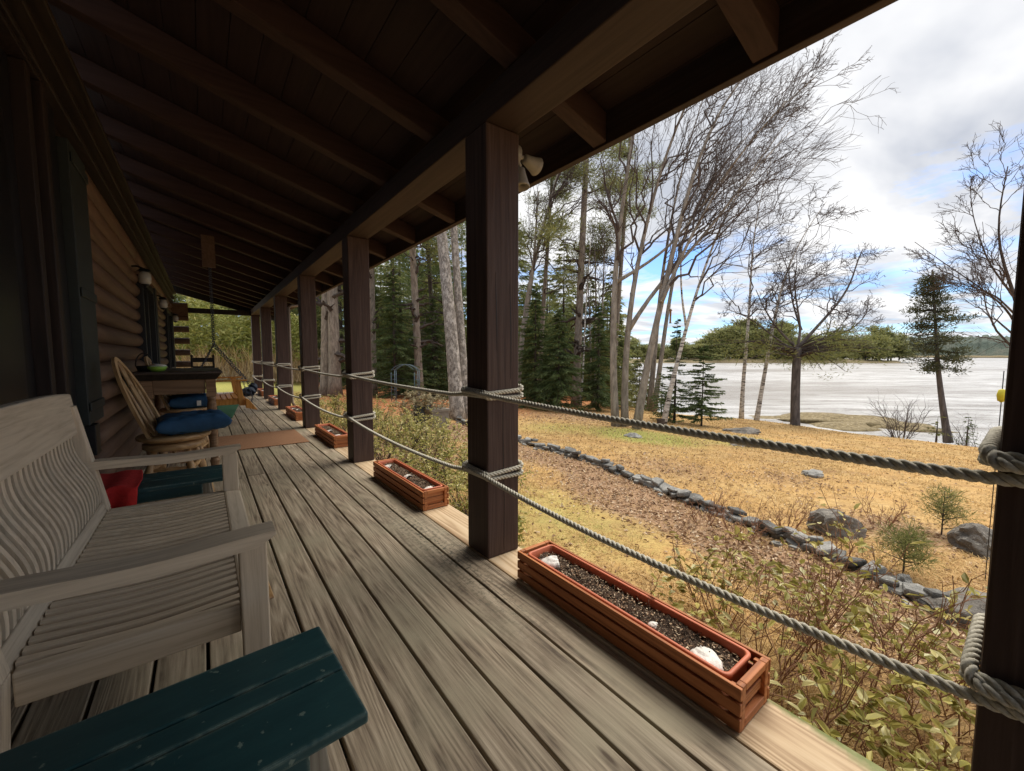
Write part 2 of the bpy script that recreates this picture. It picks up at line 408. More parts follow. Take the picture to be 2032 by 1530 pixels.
# green painted table wood: worn pale edges
m, nt, p = mat('green_painted_wood'); n = N(nt)
f = n.noise(n.coord('Object', (1.5, 6, 6)), 6, 5, 0.7)
sp = n.noise(n.coord('Object'), 55, 3, 0.5)
c = n.ramp(f, [(0.3, (0.013, 0.048, 0.055)), (0.7, (0.020, 0.068, 0.074))])
c = n.mix(n.ramp(sp, [(0.68, (0, 0, 0)), (0.72, (0.7, 0.7, 0.7))]), c, (0.20, 0.26, 0.22))
bvn = n.new('ShaderNodeBevel'); bvn.samples = 6; bvn.inputs['Radius'].default_value = 0.012
dp = n.new('ShaderNodeVectorMath', operation='DOT_PRODUCT'); n.link(bvn.outputs[0], dp.inputs[0]); n.link(n.new('ShaderNodeNewGeometry').outputs['Normal'], dp.inputs[1])
ed = n.math('MULTIPLY', n.ramp(dp.outputs['Value'], [(0.90, (1, 1, 1)), (0.985, (0, 0, 0))]), n.ramp(n.noise(n.coord('Object'), 14, 4, 0.7), [(0.42, (0, 0, 0)), (0.6, (1, 1, 1))]))
c = n.mix(ed, c, (0.26, 0.32, 0.26))
n.link(c, p.inputs['Base Color']); p.inputs['Roughness'].default_value = 0.42; p.inputs['Specular IOR Level'].default_value = 0.4
n.bump(f, 0.15, 0.003, p); M['greenpaint'] = m

# glass
m, nt, p = mat('window_glass'); p.inputs['Base Color'].default_value = (0.02, 0.022, 0.02, 1); p.inputs['Roughness'].default_value = 0.06
p.inputs['Specular IOR Level'].default_value = 0.9; M['glass'] = m
m, nt, p = mat('frosted_lantern_glass'); p.inputs['Base Color'].default_value = (0.42, 0.42, 0.40, 1); p.inputs['Roughness'].default_value = 0.25; M['lglass'] = m

# rope
m, nt, p = mat('weathered_rope'); n = N(nt)
f = n.noise(n.coord('Object', (1, 1, 1)), 120, 4, 0.7)
g = n.noise(n.coord('Object'), 3.0, 3, 0.6)
c = n.mix(n.ramp(g, [(0.35, (0, 0, 0)), (0.65, (1, 1, 1))]), n.ramp(f, [(0.3, (0.36, 0.335, 0.26)), (0.7, (0.72, 0.68, 0.57))]), n.ramp(f, [(0.3, (0.42, 0.40, 0.33)), (0.7, (0.76, 0.72, 0.63))]))
n.link(c, p.inputs['Base Color']); p.inputs['Roughness'].default_value = 0.9; n.bump(f, 0.5, 0.002, p); M['rope'] = m

# woven brown mat
m, nt, p = mat('woven_mat'); n = N(nt)
ck = n.new('ShaderNodeTexChecker'); ck.inputs['Scale'].default_value = 55; n.link(n.coord('Object'), ck.inputs[0])
ck.inputs[1].default_value = (0.33, 0.17, 0.085, 1); ck.inputs[2].default_value = (0.20, 0.095, 0.045, 1)
n.link(ck.outputs[0], p.inputs['Base Color']); p.inputs['Roughness'].default_value = 0.9; n.bump(ck.outputs[1], 0.4, 0.004, p); M['mat_brown'] = m

# soil
m, nt, p = mat('potting_soil'); n = N(nt)
f = n.noise(n.coord('Object'), 60, 6, 0.75); g = n.noise(n.coord('Object'), 160, 2, 0.5)
c = n.ramp(f, [(0.33, (0.018, 0.010, 0.006)), (0.52, (0.075, 0.043, 0.026)), (0.70, (0.27, 0.165, 0.10))])
c = n.mix(n.ramp(g, [(0.60, (0, 0, 0)), (0.66, (1, 1, 1))]), c, (0.50, 0.40, 0.28))
n.link(c, p.inputs['Base Color']); p.inputs['Roughness'].default_value = 0.95; n.bump(f, 1.0, 0.02, p); M['soil'] = m

# rock
def rockmat(name, a, b, c2, isl=False):
    m, nt, p = mat(name); n = N(nt)
    f = n.noise(n.coord('Object'), 6, 8, 0.7); g = n.noise(n.coord('Object'), 28, 4, 0.6)
    c = n.ramp(f, [(0.3, a), (0.55, b), (0.75, c2)])
    c = n.mix(n.ramp(g, [(0.6, (0, 0, 0)), (0.75, (0.7, 0.7, 0.7))]), c, tuple(min(1, x * 1.5) for x in c2))
    if isl:
        hv = n.new('ShaderNodeHueSaturation'); n.link(c, hv.inputs['Color']); n.link(n.math('ADD', n.math('MULTIPLY', n.new('ShaderNodeNewGeometry').outputs['Random Per Island'], 1.0), 0.5), hv.inputs['Value']); c = hv.outputs[0]
    n.link(c, p.inputs['Base Color']); p.inputs['Roughness'].default_value = 0.9; n.bump(f, 1.0, 0.05, p); return m
M['rock'] = rockmat('grey_rock', (0.07, 0.065, 0.058), (0.20, 0.18, 0.155), (0.38, 0.355, 0.31))
M['slate'] = rockmat('slate_stone', (0.07, 0.07, 0.068), (0.22, 0.215, 0.20), (0.42, 0.41, 0.375), True)
M['ledge'] = rockmat('shore_ledge', (0.07, 0.05, 0.022), (0.22, 0.17, 0.08), (0.42, 0.36, 0.27))

M['bark_grey'] = bark('grey_bark', (0.15, 0.13, 0.11), (0.36, 0.32, 0.275))
M['bark_pine'] = bark('pine_bark', (0.13, 0.105, 0.085), (0.34, 0.29, 0.24), scale=12)
M['bark_pale'] = bark('pale_flaky_bark', (0.12, 0.105, 0.095), (0.36, 0.325, 0.29), scale=22, vert=0.5, patch=(0.50, 0.46, 0.42))
M['bark_mid'] = bark('dusky_bark', (0.06, 0.052, 0.05), (0.17, 0.15, 0.145))
M['bark_dark'] = bark('dark_twig_bark', (0.04, 0.033, 0.030), (0.10, 0.08, 0.07), vert=1)
M['twig'] = plain('twig', (0.075, 0.056, 0.05), 0.9)
M['redtwig'] = plain('reddish_stem', (0.26, 0.13, 0.07), 0.7)
# birch
m, nt, p = mat('birch_bark'); n = N(nt)
f = n.noise(n.coord('Object', (1, 1, 5)), 3.2, 5, 0.7); c = n.ramp(f, [(0.40, (0.05, 0.04, 0.035)), (0.5, (0.50, 0.47, 0.43)), (0.7, (0.74, 0.71, 0.66))])
n.link(c, p.inputs['Base Color']); p.inputs['Roughness'].default_value = 0.8; M['birch'] = m
M['spruce'] = leafmat('spruce_needles', [(0.0, (0.045, 0.07, 0.026)), (0.5, (0.105, 0.15, 0.052)), (1.0, (0.21, 0.25, 0.09))], trans=0.4, scale=0.6)
M['ragged'] = leafmat('ragged_needles', [(0.0, (0.04, 0.05, 0.025)), (0.5, (0.085, 0.095, 0.045)), (1.0, (0.17, 0.16, 0.08))], trans=0.3, scale=0.8)
M['pine'] = leafmat('pine_needles', [(0.0, (0.09, 0.11, 0.035)), (0.5, (0.20, 0.215, 0.07)), (1.0, (0.36, 0.34, 0.13))], trans=0.4, scale=0.5)
M['farpine'] = leafmat('far_pine_needles', [(0.0, (0.11, 0.13, 0.05)), (0.5, (0.25, 0.26, 0.10)), (1.0, (0.43, 0.41, 0.18))], trans=0.35, scale=0.2)
M['wood_mass'] = leafmat('woodland_foliage', [(0.0, (0.06, 0.09, 0.035)), (0.4, (0.16, 0.20, 0.07)), (0.75, (0.32, 0.31, 0.11)), (1.0, (0.44, 0.38, 0.20))], trans=0.45, scale=0.25)
M['shrubleaf'] = leafmat('shrub_leaves', [(0.0, (0.18, 0.16, 0.035)), (0.4, (0.36, 0.33, 0.085)), (0.72, (0.54, 0.46, 0.15)), (1.0, (0.60, 0.60, 0.38))], rough=0.45, trans=0.3)
M['hedgeleaf'] = leafmat('hedge_leaves', [(0.0, (0.15, 0.17, 0.04)), (0.35, (0.36, 0.35, 0.10)), (0.7, (0.58, 0.52, 0.19)), (1.0, (0.72, 0.66, 0.38))], rough=0.5, trans=0.42)
M['thicket'] = leafmat('thicket', [(0.0, (0.12, 0.15, 0.03)), (0.5, (0.27, 0.29, 0.08)), (1.0, (0.48, 0.44, 0.20))], trans=0.2, scale=0.8)
M['tantwig'] = leafmat('tan_twigs', [(0.0, (0.25, 0.15, 0.08)), (0.5, (0.45, 0.32, 0.18)), (1.0, (0.6, 0.48, 0.32))], trans=0)
M['grass'] = leafmat('dry_grass', [(0.0, (0.22, 0.125, 0.055)), (0.3, (0.46, 0.31, 0.125)), (0.65, (0.62, 0.435, 0.20)), (1.0, (0.70, 0.56, 0.32))], rough=0.8, trans=0.25, scale=1.7, contrast=(0.36, 1.7))
M['greengrass'] = leafmat('green_grass', [(0.0, (0.20, 0.22, 0.05)), (0.6, (0.38, 0.38, 0.11)), (1.0, (0.56, 0.50, 0.18))], rough=0.8, trans=0.25)
M['litter'] = leafmat('fallen_leaves', [(0.0, (0.19, 0.105, 0.06)), (0.4, (0.37, 0.235, 0.14)), (0.75, (0.53, 0.39, 0.26)), (1.0, (0.68, 0.56, 0.41))], rough=0.8, trans=0.1)
M['dryleaf'] = leafmat('dry_pale_leaves', [(0.0, (0.20, 0.15, 0.08)), (0.5, (0.40, 0.34, 0.20)), (1.0, (0.52, 0.46, 0.30))], trans=0.2)
# ------------------------------------------------------------------ ground, water, far shore
wallp = np.array([(5.9, 10.5), (5.5, 8.6), (5.37, 6.7), (5.32, 4.7), (4.72, 2.4), (4.33, 1.1), (4.05, 0.54), (3.97, 0.25), (3.9, -0.6), (3.8, -3.0)])
def wall_x(y): return np.interp(y, wallp[::-1, 1], wallp[::-1, 0])
def spots(x, y, L_):
    s = np.zeros_like(x)
    for (cx, cy, rx, ry, a) in L_: s = np.maximum(s, a * np.exp(-((x - cx) / rx) ** 2 - ((y - cy) / ry) ** 2))
    return s
def masks(x, y):
    wob = 0.25 * np.sin(x * 2.1 + y) + 0.2 * np.sin(y * 3.3 - x * 1.7)
    d = wall_x(y) - x + wob * 0.5
    litter = np.clip(1.3 - np.abs(d - 0.55) / 0.75, 0, 1) * (y < 10)
    litter = np.maximum(litter, spots(x, y, [(6.3, 3.9, 1.1, 1.3, 0.55), (7.6, 2.6, 1.2, 0.8, 0.45), (6.0, 0.9, 0.7, 0.6, 0.8), (2.6, 6.8, 1.2, 2.2, 0.8), (11.5, 10.5, 3.5, 2.5, 0.6)]))
    green = spots(x, y, [(9.3, 6.6, 1.6, 1.8, 0.9), (8.0, 8.2, 2.0, 1.5, 0.5), (11.5, 5.2, 2.0, 1.4, 0.55), (2.9, 3.2, 1.5, 2.2, 0.45), (2.0, 24, 5, 9, 1.0), (1.2, 40, 8, 14, 1.0), (4.5, 4.0, 0.8, 1.5, 0.3)])
    need = spots(x, y, [(7.5, 14.5, 4.5, 4.0, 1.0), (11.5, 16.5, 5, 5, 1.0), (5.5, 18, 3, 5, 0.9), (14, 20, 8, 8, 0.9)])
    need = np.maximum(need, np.clip((y - 15) / 4, 0, 1) * np.clip((x - 4.5) / 2, 0, 1))
    return litter, green, need
def spread(a, b, n0, far):
    c = np.linspace(a, b, n0); k = np.array([1.5, 4, 9, 20, 45, 100, 220, 500, 1200, far])
    return np.concatenate([a - k[::-1], c, b + k])
gx = spread(-2, 32, 190, 4500); gy = spread(-8, 46, 240, 4500)
GX, GY = np.meshgrid(gx, gy, indexing='ij')
_old_ground = ground_z
def ground_z(x, y):
    x = np.asarray(x, float); y = np.asarray(y, float)
    z0 = _old_ground(x, y)
    return z0 + 0.075 * np.maximum(0, x - 24)
GZ = ground_z(GX, GY)
mb = MB(); mb.grid(np.stack([GX, GY, GZ], -1))
m, nt, p = mat('lawn_and_bed'); n = N(nt)
at_ = n.new('ShaderNodeVertexColor', layer_name='cover'); se = n.new('ShaderNodeSeparateColor'); n.link(at_.outputs[0], se.inputs[0])
big = n.noise(n.coord('Object'), 0.7, 6, 0.62); mid_ = n.noise(n.coord('Object'), 5, 6, 0.7, 0.5); fine = n.noise(n.coord('Object'), 34, 5, 0.75)
base = n.ramp(mid_, [(0.28, (0.24, 0.14, 0.06)), (0.45, (0.46, 0.30, 0.125)), (0.62, (0.58, 0.40, 0.18)), (0.8, (0.66, 0.50, 0.27))])
rv = n.new('ShaderNodeMapping'); rv.inputs['Scale'].default_value = (0.35, 1.6, 1); n.link(n.coord('Object', rot=(0, 0, math.radians(37))), rv.inputs[0])
strk = n.noise(rv.outputs[0], 1.6, 7, 0.7, 0.6)
base = n.mix(n.ramp(strk, [(0.49, (0, 0, 0)), (0.62, (0.85, 0.85, 0.85))]), base, n.ramp(fine, [(0.3, (0.16, 0.09, 0.05)), (0.7, (0.40, 0.24, 0.12))]))
base = n.mix(n.ramp(big, [(0.45, (0, 0, 0)), (0.62, (0.75, 0.75, 0.75))]), base, n.ramp(fine, [(0.3, (0.36, 0.20, 0.085)), (0.7, (0.64, 0.41, 0.16))]))
lit = n.ramp(fine, [(0.3, (0.17, 0.10, 0.055)), (0.55, (0.36, 0.23, 0.14)), (0.75, (0.54, 0.40, 0.27))])
grn = n.ramp(fine, [(0.3, (0.22, 0.22, 0.055)), (0.7, (0.48, 0.44, 0.14))])
ned = n.ramp(fine, [(0.3, (0.26, 0.095, 0.04)), (0.7, (0.56, 0.24, 0.11))])
def edge(sv): return n.math('MULTIPLY', n.math('SUBTRACT', n.math('ADD', sv, n.math('MULTIPLY', mid_, 0.5)), 0.5), 2.4, True)
c = n.mix(edge(se.outputs[1]), base, grn); c = n.mix(edge(se.outputs[2]), c, ned); c = n.mix(edge(se.outputs[0]), c, lit)
n.link(c, p.inputs['Base Color']); p.inputs['Roughness'].default_value = 0.95; p.inputs['Specular IOR Level'].default_value = 0.1
n.bump(n.math('ADD', n.math('MULTIPLY', fine, 0.4), mid_), 0.8, 0.05, p)
ground = mb.build('ground', m, smooth=True); tag(ground, kind='structure')
li, gr, ne = masks(GX.ravel(), GY.ravel())
ca = ground.data.color_attributes.new('cover', 'FLOAT_COLOR', 'POINT')
ca.data.foreach_set('color', np.stack([li, gr, ne, np.ones_like(li)], -1).astype(np.float32).ravel())

WZ = -2.75
mb = MB(); xs = spread(15, 60, 30, 4500); ys = spread(-40, 60, 30, 4500)
X_, Y_ = np.meshgrid(xs, ys, indexing='ij'); mb.grid(np.stack([X_, Y_, np.full_like(X_, WZ)], -1))
m, nt, p = mat('tidal_flat_water'); n = N(nt)
def rc(sx_, sy_):
    q_ = n.new('ShaderNodeMapping'); q_.inputs['Scale'].default_value = (sx_, sy_, 1); n.link(n.coord('Object', rot=(0, 0, math.radians(37))), q_.inputs[0]); return q_.outputs[0]
f = n.noise(rc(0.16, 0.55), 1.0, 10, 0.78, 0.3); g = n.noise(rc(1.0, 3.0), 0.9, 6, 0.75); b0 = n.noise(rc(0.008, 0.03), 1.0, 8, 0.7)
c = n.ramp(f, [(0.40, (0.10, 0.085, 0.065)), (0.47, (0.27, 0.26, 0.25)), (0.62, (0.46, 0.46, 0.46))])
c = n.mix(n.ramp(b0, [(0.50, (0, 0, 0)), (0.60, (0.85, 0.85, 0.85))]), c, (0.12, 0.10, 0.08))
n.link(c, p.inputs['Base Color']); p.inputs['Roughness'].default_value = 0.38; p.inputs['Specular IOR Level'].default_value = 0.5
n.bump(n.math('ADD', n.math('MULTIPLY', g, 0.5), f), 0.6, 0.35, p)
tag(mb.build('water', m), kind='structure')

# far wooded shore across the bay: a long ridge, with a nearer wooded point on the left of it
def ridge(name, b0_, b1_, dist, depth, htf, nseg, m, zb=WZ):
    G = []
    for i in range(nseg + 1):
        b = math.radians(b0_ + (b1_ - b0_) * i / nseg); d = np.array([math.sin(b), math.cos(b), 0])
        h = htf(i / nseg, i)
        row = [d * dist + [0, 0, zb - 1], d * (dist + depth * 0.02) + [0, 0, zb + h * 0.10], d * (dist + depth * 0.1) + [0, 0, zb + h * 0.55], d * (dist + depth * 0.35) + [0, 0, zb + h * 0.85], d * (dist + depth) + [0, 0, zb + h], d * (dist + depth * 1.6) + [0, 0, zb - 1]]
        G.append(row)
    mb = MB(); mb.grid(np.array(G)); o = mb.build(name, m); tag(o, kind='structure'); return o
m, nt, p = mat('far_woods'); n = N(nt)
f = n.noise(n.coord('Object', (1, 1, 0.8)), 0.045, 8, 0.75)
c = n.ramp(f, [(0.3, (0.045, 0.07, 0.06)), (0.5, (0.085, 0.11, 0.085)), (0.7, (0.15, 0.155, 0.12))])  # slight distance haze is put into this greyish green, no haze volume
n.link(c, p.inputs['Base Color']); p.inputs['Roughness'].default_value = 1; n.bump(f, 1.0, 6.0, p)
r_ = random.Random(3)
hh = [r_.uniform(-1, 1) for _ in range(900)]
ridge('far_hills', 15, 125, 780, 260, lambda t, i: 30 + 9 * math.sin(t * 14) + 3 * hh[i] + 1.5 * math.sin(t * 90), 800, m)
m2 = M['ledge']
ridge('far_bank', 15, 125, 772, 10, lambda t, i: 2.8 + 0.4 * hh[i], 400, m2)

# rock ledges and seaweed at the shore
def blob(mb, c, r, seed, n1=14, n2=9, rough=0.18, flat=0.0):
    rr = np.random.default_rng(seed); ph = rr.uniform(0, 6.28, (6,)); fr = rr.uniform(1, 3.2, (6, 3))
    u = np.linspace(0, 2 * math.pi, n1, endpoint=False); v = np.linspace(-math.pi / 2, math.pi / 2, n2)
    Uu, Vv = np.meshgrid(u, v, indexing='ij')
    d = np.stack([np.cos(Vv) * np.cos(Uu), np.cos(Vv) * np.sin(Uu), np.sin(Vv)], -1)
    w = sum(np.sin((d * fr[i]).sum(-1) * 2.2 + ph[i]) for i in range(6)) / 6
    k = 1 + rough * 2 * w
    P = d * k[..., None]
    P = np.sign(P) * np.abs(P) ** (1 - 0.35 * flat)
    P = P * np.array(r) + np.array(c)
    idx = np.arange(n1 * n2).reshape(n1, n2); a = idx; b = np.roll(idx, -1, 0)
    Q = np.stack([a[:, :-1], b[:, :-1], b[:, 1:], a[:, 1:]], -1).reshape(-1, 4)
    mb.add(P.reshape(-1, 3), Q)
mb = MB(); rr = random.Random(5)
for (u, v, dd, w, h) in [(1640, 842, 24, 2.2, 0.5), (1700, 846, 23.5, 2.0, 0.5), (1590, 836, 24.5, 1.5, 0.35), (1755, 856, 22.5, 1.7, 0.45), (1520, 830, 25, 1.4, 0.22), (1450, 826, 26, 1.6, 0.18), (1800, 866, 21.5, 1.4, 0.4), (1670, 858, 22, 1.5, 0.4), (1480, 838, 24, 0.9, 0.2), (1560, 826, 26.5, 1.0, 0.16)]:
    pt = at(u, v, dd); blob(mb, (pt[0], pt[1], max(pt[2] - h * 0.75, WZ - 0.2)), (w * 1.2, w * 1.2, h), int(u), 26, 12, 0.16)
tag(mb.build('shore_rock', M['ledge'], smooth=True), kind='structure')

# ------------------------------------------------------------------ deck
PITCHB = 0.1485; X0 = 1.153
mb = MB(); rr = random.Random(11)
k = 0; x = X0
while x > -0.62:
    w = 0.1375; xa = x - 0.0055 - w; xb = x - 0.0055
    js = [-3.0, -0.9 + 0.0 * k, 4.22 + 0.03 * ((k * 7) % 3), 9.06, 14.45]
    if k % 3 == 1: js[1] = -1.7
    for j in range(4):
        dz = rr.uniform(-0.0012, 0.0012)
        mb.box(max(xa, -0.60), xb, js[j] + 0.002, js[j + 1] - 0.002, -0.036 + dz, dz)
    x -= PITCHB; k += 1
deck = mb.build('deck', M['deck'], bevel=0.004); tag(deck, kind='structure')
mb = MB()
ev = [-3.0, -0.35, 1.83, 4.3, 6.6, 9.1, 11.6, 14.4]
for j in range(len(ev) - 1):
    mb.box(1.1545, 1.374 + 0.003 * (j % 2), ev[j] + 0.002, ev[j + 1] - 0.002, -0.038, -0.0005)
tag(mb.build('deck_edge', M['newdeck'], bevel=0.006), kind='structure')
mb = MB(); mb.box(1.33, 1.364, -3, 14.4, -0.26, -0.042)
for k in range(30): mb.box(-0.6, 1.326, -2.9 + 0.6 * k, -2.86 + 0.6 * k, -0.22, -0.040)
mb.box(-0.64, -0.602, -3, 14.4, -0.5, -0.04); mb.box(-0.6, 1.36, 14.402, 14.44, -0.5, -0.04)
tag(mb.build('deck_frame', M['darkwood']), kind='structure')

# ------------------------------------------------------------------ log cabin with its porch
WX = -0.60
cab = empty('log_cabin', (-1.5, 6.0, -0.5), 'dark brown log cabin whose long roofed porch runs down the left of the photo', 'cabin')
CR = 0.078; COURSE = 0.155; WTOP = 2.62
def logs(segs):
    mb = WB(); nz = int((WTOP + 0.3) / COURSE)
    for i in range(nz):
        z = -0.22 + COURSE * (i + 0.5)
        for (y0, y1, z0, z1) in segs:
            if z0 <= z <= z1:
                L_ = y1 - y0; nn = max(3, int(L_ / 0.5)); ys = np.linspace(y0, y1, nn)
                P = np.stack([np.full(nn, WX - CR + 0.006 * math.sin(i * 2.1)) + 0.003 * np.sin(ys * 1.7 + i), ys, z + 0.004 * np.sin(ys * 0.8 + i * 3)], -1)
                mb.tubes(P[None], np.full((1, nn), CR * 1.04), 16)
    return mb
W1 = (6.95, 8.45); W2 = (11.3, 12.9); ZW0, ZW1 = 0.72, 2.08
segs = [(3.86, W1[0], -1, 9), (W1[0], W1[1], -1, ZW0 - 0.05), (W1[0], W1[1], ZW1 + 0.05, 9), (W1[1], W2[0], -1, 9), (W2[0], W2[1], -1, ZW0 - .05), (W2[0], W2[1], ZW1 + .05, 9), (W2[1], 14.05, -1, 9)]
wall = logs(segs); wall.build('wall', M['log'], cab, smooth=True)
mb = WB(); mb.box(-6, WX - 0.13, -3.0, 13.9, -0.5, 2.9); mb.build('wall_core', M['darkwood'], cab)
# crossing log ends at the far corner
mb = WB()
for i in range(10):
    z = -0.10 + 0.31 * i
    if z < 2.5: mb.tube([(-1.2, 14.1, z), (-0.27, 14.1, z)], 0.082, 14)
mb.box(-0.72, -0.27, 13.98, 14.2, 2.12, 2.42)
mb.build('corner_log_ends', M['log'], cab, smooth=False)
# wall plates (the stacked light mouldings under the rafters)
mb = WB()
for z, d in ((2.43, 0.045), (2.53, 0.075), (2.65, 0.11)):
    mb.box(WX - 0.05, WX + d, -3, 13.95, z, z + 0.03)
mb.build('wall_plate', M['trimy'], cab, bevel=0.006)
def window(y0, y1, label=None):
    z0, z1 = ZW0, ZW1
    f = WB(); t = 0.07
    for (a, b, c_, d) in ((y0, y0 + t, z0, z1), (y1 - t, y1, z0, z1), (y0 + t, y1 - t, z0, z0 + t), (y0 + t, y1 - t, z1 - t, z1)):
        f.box(WX - 0.09, WX + 0.035, a, b, c_, d)
    ym = (y0 + y1) / 2; f.box(WX - 0.08, WX + 0.02, ym - 0.03, ym + 0.03, z0 + t, z1 - t)
    fo = f.build('window', M['black'], cab, bevel=0.005)
    g = WB(); g.box(WX - 0.05, WX - 0.04, y0 + t + .002, ym - 0.032, z0 + t, z1 - t); g.box(WX - 0.05, WX - 0.04, ym + 0.032, y1 - t - .002, z0 + t, z1 - t)
    g.build('pane', M['glass'], fo)
    s = WB(); s.box(WX - 0.02, WX + 0.05, y1 + 0.02, y1 + 0.28, z0 - 0.03, z1 + 0.03); so_ = s.build('shutter', M['shutter'], cab, bevel=0.006)
window(*W1); window(*W2)
# the big dark door bay at the near end
mb = WB(); mb.box(WX - 0.12, WX - 0.03, -3.0, 2.86, 0.0, 2.40)
dr = mb.build('door', M['door_dark'], cab, bevel=0.01)
mb = WB()
for y0 in (0.2, 1.55):
    mb.box(WX - 0.028, WX - 0.02, y0, y0 + 1.15, 0.25, 2.1)
mb.build('pane', M['dimglass'], dr)
mb = WB()
for (a, b, d) in ((2.865, 2.93, 0.02), (3.03, 3.10, 0.035)):
    mb.box(WX - 0.05, WX + d, a, b, 0.0, 2.40)
mb.box(WX - 0.05, WX - 0.012, 2.932, 3.028, 0.0, 2.40)
mb.box(WX - 0.06, WX - 0.03, 3.102, 3.9, 0.0, 2.41)
mb.box(WX - 0.05, WX + 0.03, -3.0, 3.10, 2.402, 2.43 - 0.003)
mb.build('door_frame', M['trim'], cab, bevel=0.004)
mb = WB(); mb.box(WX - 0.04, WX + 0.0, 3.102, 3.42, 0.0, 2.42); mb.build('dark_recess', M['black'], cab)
mb = WB(); mb.box(WX - 0.02, WX + 0.045, 3.43, 3.86, 0.66, 2.30)
for zz in (0.74, 1.42, 2.18): mb.box(WX + 0.0465, WX + 0.056, 3.44, 3.85, zz, zz + 0.055)
mb.build('shutter', M['shutter'], cab, bevel=0.006)
mb = WB(); mb.box(WX + 0.0, WX + 0.06, 3.47, 3.60, 0.47, 0.655); mb.build('shutter_latch', M['black'], cab, bevel=0.004)
# posts
PX0, PX1, PW = 1.153, 1.358, 0.205
POSTY = [-0.155, 1.738, 4.150, 6.575, 9.120, 11.55, 13.95]
mbp = []
for i, y in enumerate(POSTY):
    mb = WB(); mb.box(PX0, PX1, y, y + PW, 0.0, 2.219)
    o = mb.build('porch_post', M['post'], cab, bevel=0.008, seg=2)
    if i == 1: o['label'] = 'dark brown square post with long drying cracks, nearest whole post'
# drying cracks in the nearest posts
mb = WB(); rr = random.Random(2)
def crack(mb, x, y, z0, z1, nx, ny):
    zs = np.linspace(z0, z1, 12); 
    for a, b in zip(zs[:-1], zs[1:]):
        w = 0.0035 * math.sin(math.pi * (a - z0) / (z1 - z0) + 0.1)
        ox = 0.004 * math.sin(a * 7)
        mb.box(x + ox - w / 2 * 1.0, x + ox + w / 2, y - 0.0012, y + 0.002, a, b)
for cx_, cy_, z0_, z1_ in ((1.255, 1.738, 0.02, 0.85), (1.30, 1.738, 0.95, 1.45), (1.21, 1.738, 1.1, 1.5), (1.24, 4.15, 0.1, 0.7)):
    mb = WB(); crack(mb, cx_, cy_, z0_, z1_, 0, 0); mb.build('drying_crack', M['black'], cab)
mb = mb
# beam, rafters, roof boards, fascia
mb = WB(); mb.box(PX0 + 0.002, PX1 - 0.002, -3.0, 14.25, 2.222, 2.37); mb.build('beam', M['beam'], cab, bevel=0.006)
SL = -0.29
def ru(x): return 2.38 + SL * (x - X0)         # underside of the rafters
EX = 1.76
RY = [0.775 - 0.045 + 0.8125 * k for k in range(-4, 17)]
for k, y in enumerate(RY):
    mb = WB(); a, b = -0.62, EX - 0.003
    pts = []
    for yy in (y - 0.045, y + 0.045): pts.append([(a, yy, ru(a)), (b, yy, ru(b)), (b, yy, ru(b) + 0.15), (a, yy, ru(a) + 0.15)])
    mb.hexa(pts[0], pts[1])
    # the rafter sits in a notch over the beam: cut by lying on it, its lower edge ends 2 mm above the beam top
    V = mb.V[0]
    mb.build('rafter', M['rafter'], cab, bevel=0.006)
mb = WB(); s = 0.0; bw = 0.142; xx = -0.66
while xx < EX + 0.05:
    xb = min(xx + bw - 0.003, EX + 0.08); 
    B = [(xx, -3, ru(xx) + 0.152), (xb, -3, ru(xb) + 0.152), (xb, 14.5, ru(xb) + 0.152), (xx, 14.5, ru(xx) + 0.152)]
    mb.hexa(B, [(p_[0], p_[1], p_[2] + 0.022) for p_ in B]); xx += bw
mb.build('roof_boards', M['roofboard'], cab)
mb = WB()
B = [(-0.9, -3.02, ru(-0.9) + 0.18), (EX + 0.10, -3.02, ru(EX + 0.10) + 0.18), (EX + 0.10, 14.52, ru(EX + 0.10) + 0.18), (-0.9, 14.52, ru(-0.9) + 0.18)]
mb.hexa(B, [(p_[0], p_[1], p_[2] + 0.04) for p_ in B]); mb.build('roof', M['darkwood'], cab)
mb = WB(); mb.box(EX, EX + 0.045, -3.0, 14.5, 2.195, ru(EX) + 0.17); mb.build('fascia', M['beam'], cab, bevel=0.004)
# tie beam across the open far end and end rafter
mb = WB(); mb.box(-0.58, PX0, 14.0, 14.12, 2.20, 2.335); mb.build('tie_beam', M['darkwood'], cab)
mb = WB(); a, b = -0.62, EX
pts = [[(a, yy, ru(a) - 0.13), (b, yy, ru(b) - 0.10), (b, yy, ru(b) + 0.14), (a, yy, ru(a) + 0.14)] for yy in (14.24, 14.34)]
mb.hexa(pts[0], pts[1]); mb.build('end_rafter', M['darkwood'], cab)
# downspout with elbow beside the fifth post
mb = WB(); mb.tube([(1.72, 9.75, 2.16), (1.66, 9.72, 2.12), (1.47, 9.50, 2.07), (1.43, 9.45, 2.03), (1.43, 9.44, 0.1), (1.48, 9.44, 0.0)], 0.028, 10)
mb.build('downspout', M['tan'], cab, smooth=True)
mb = WB(); mb.tube([(1.42, 12.2, 2.1), (1.42, 12.2, 0.0)], 0.02, 8); mb.build('downspout', M['tan'], cab, smooth=True)
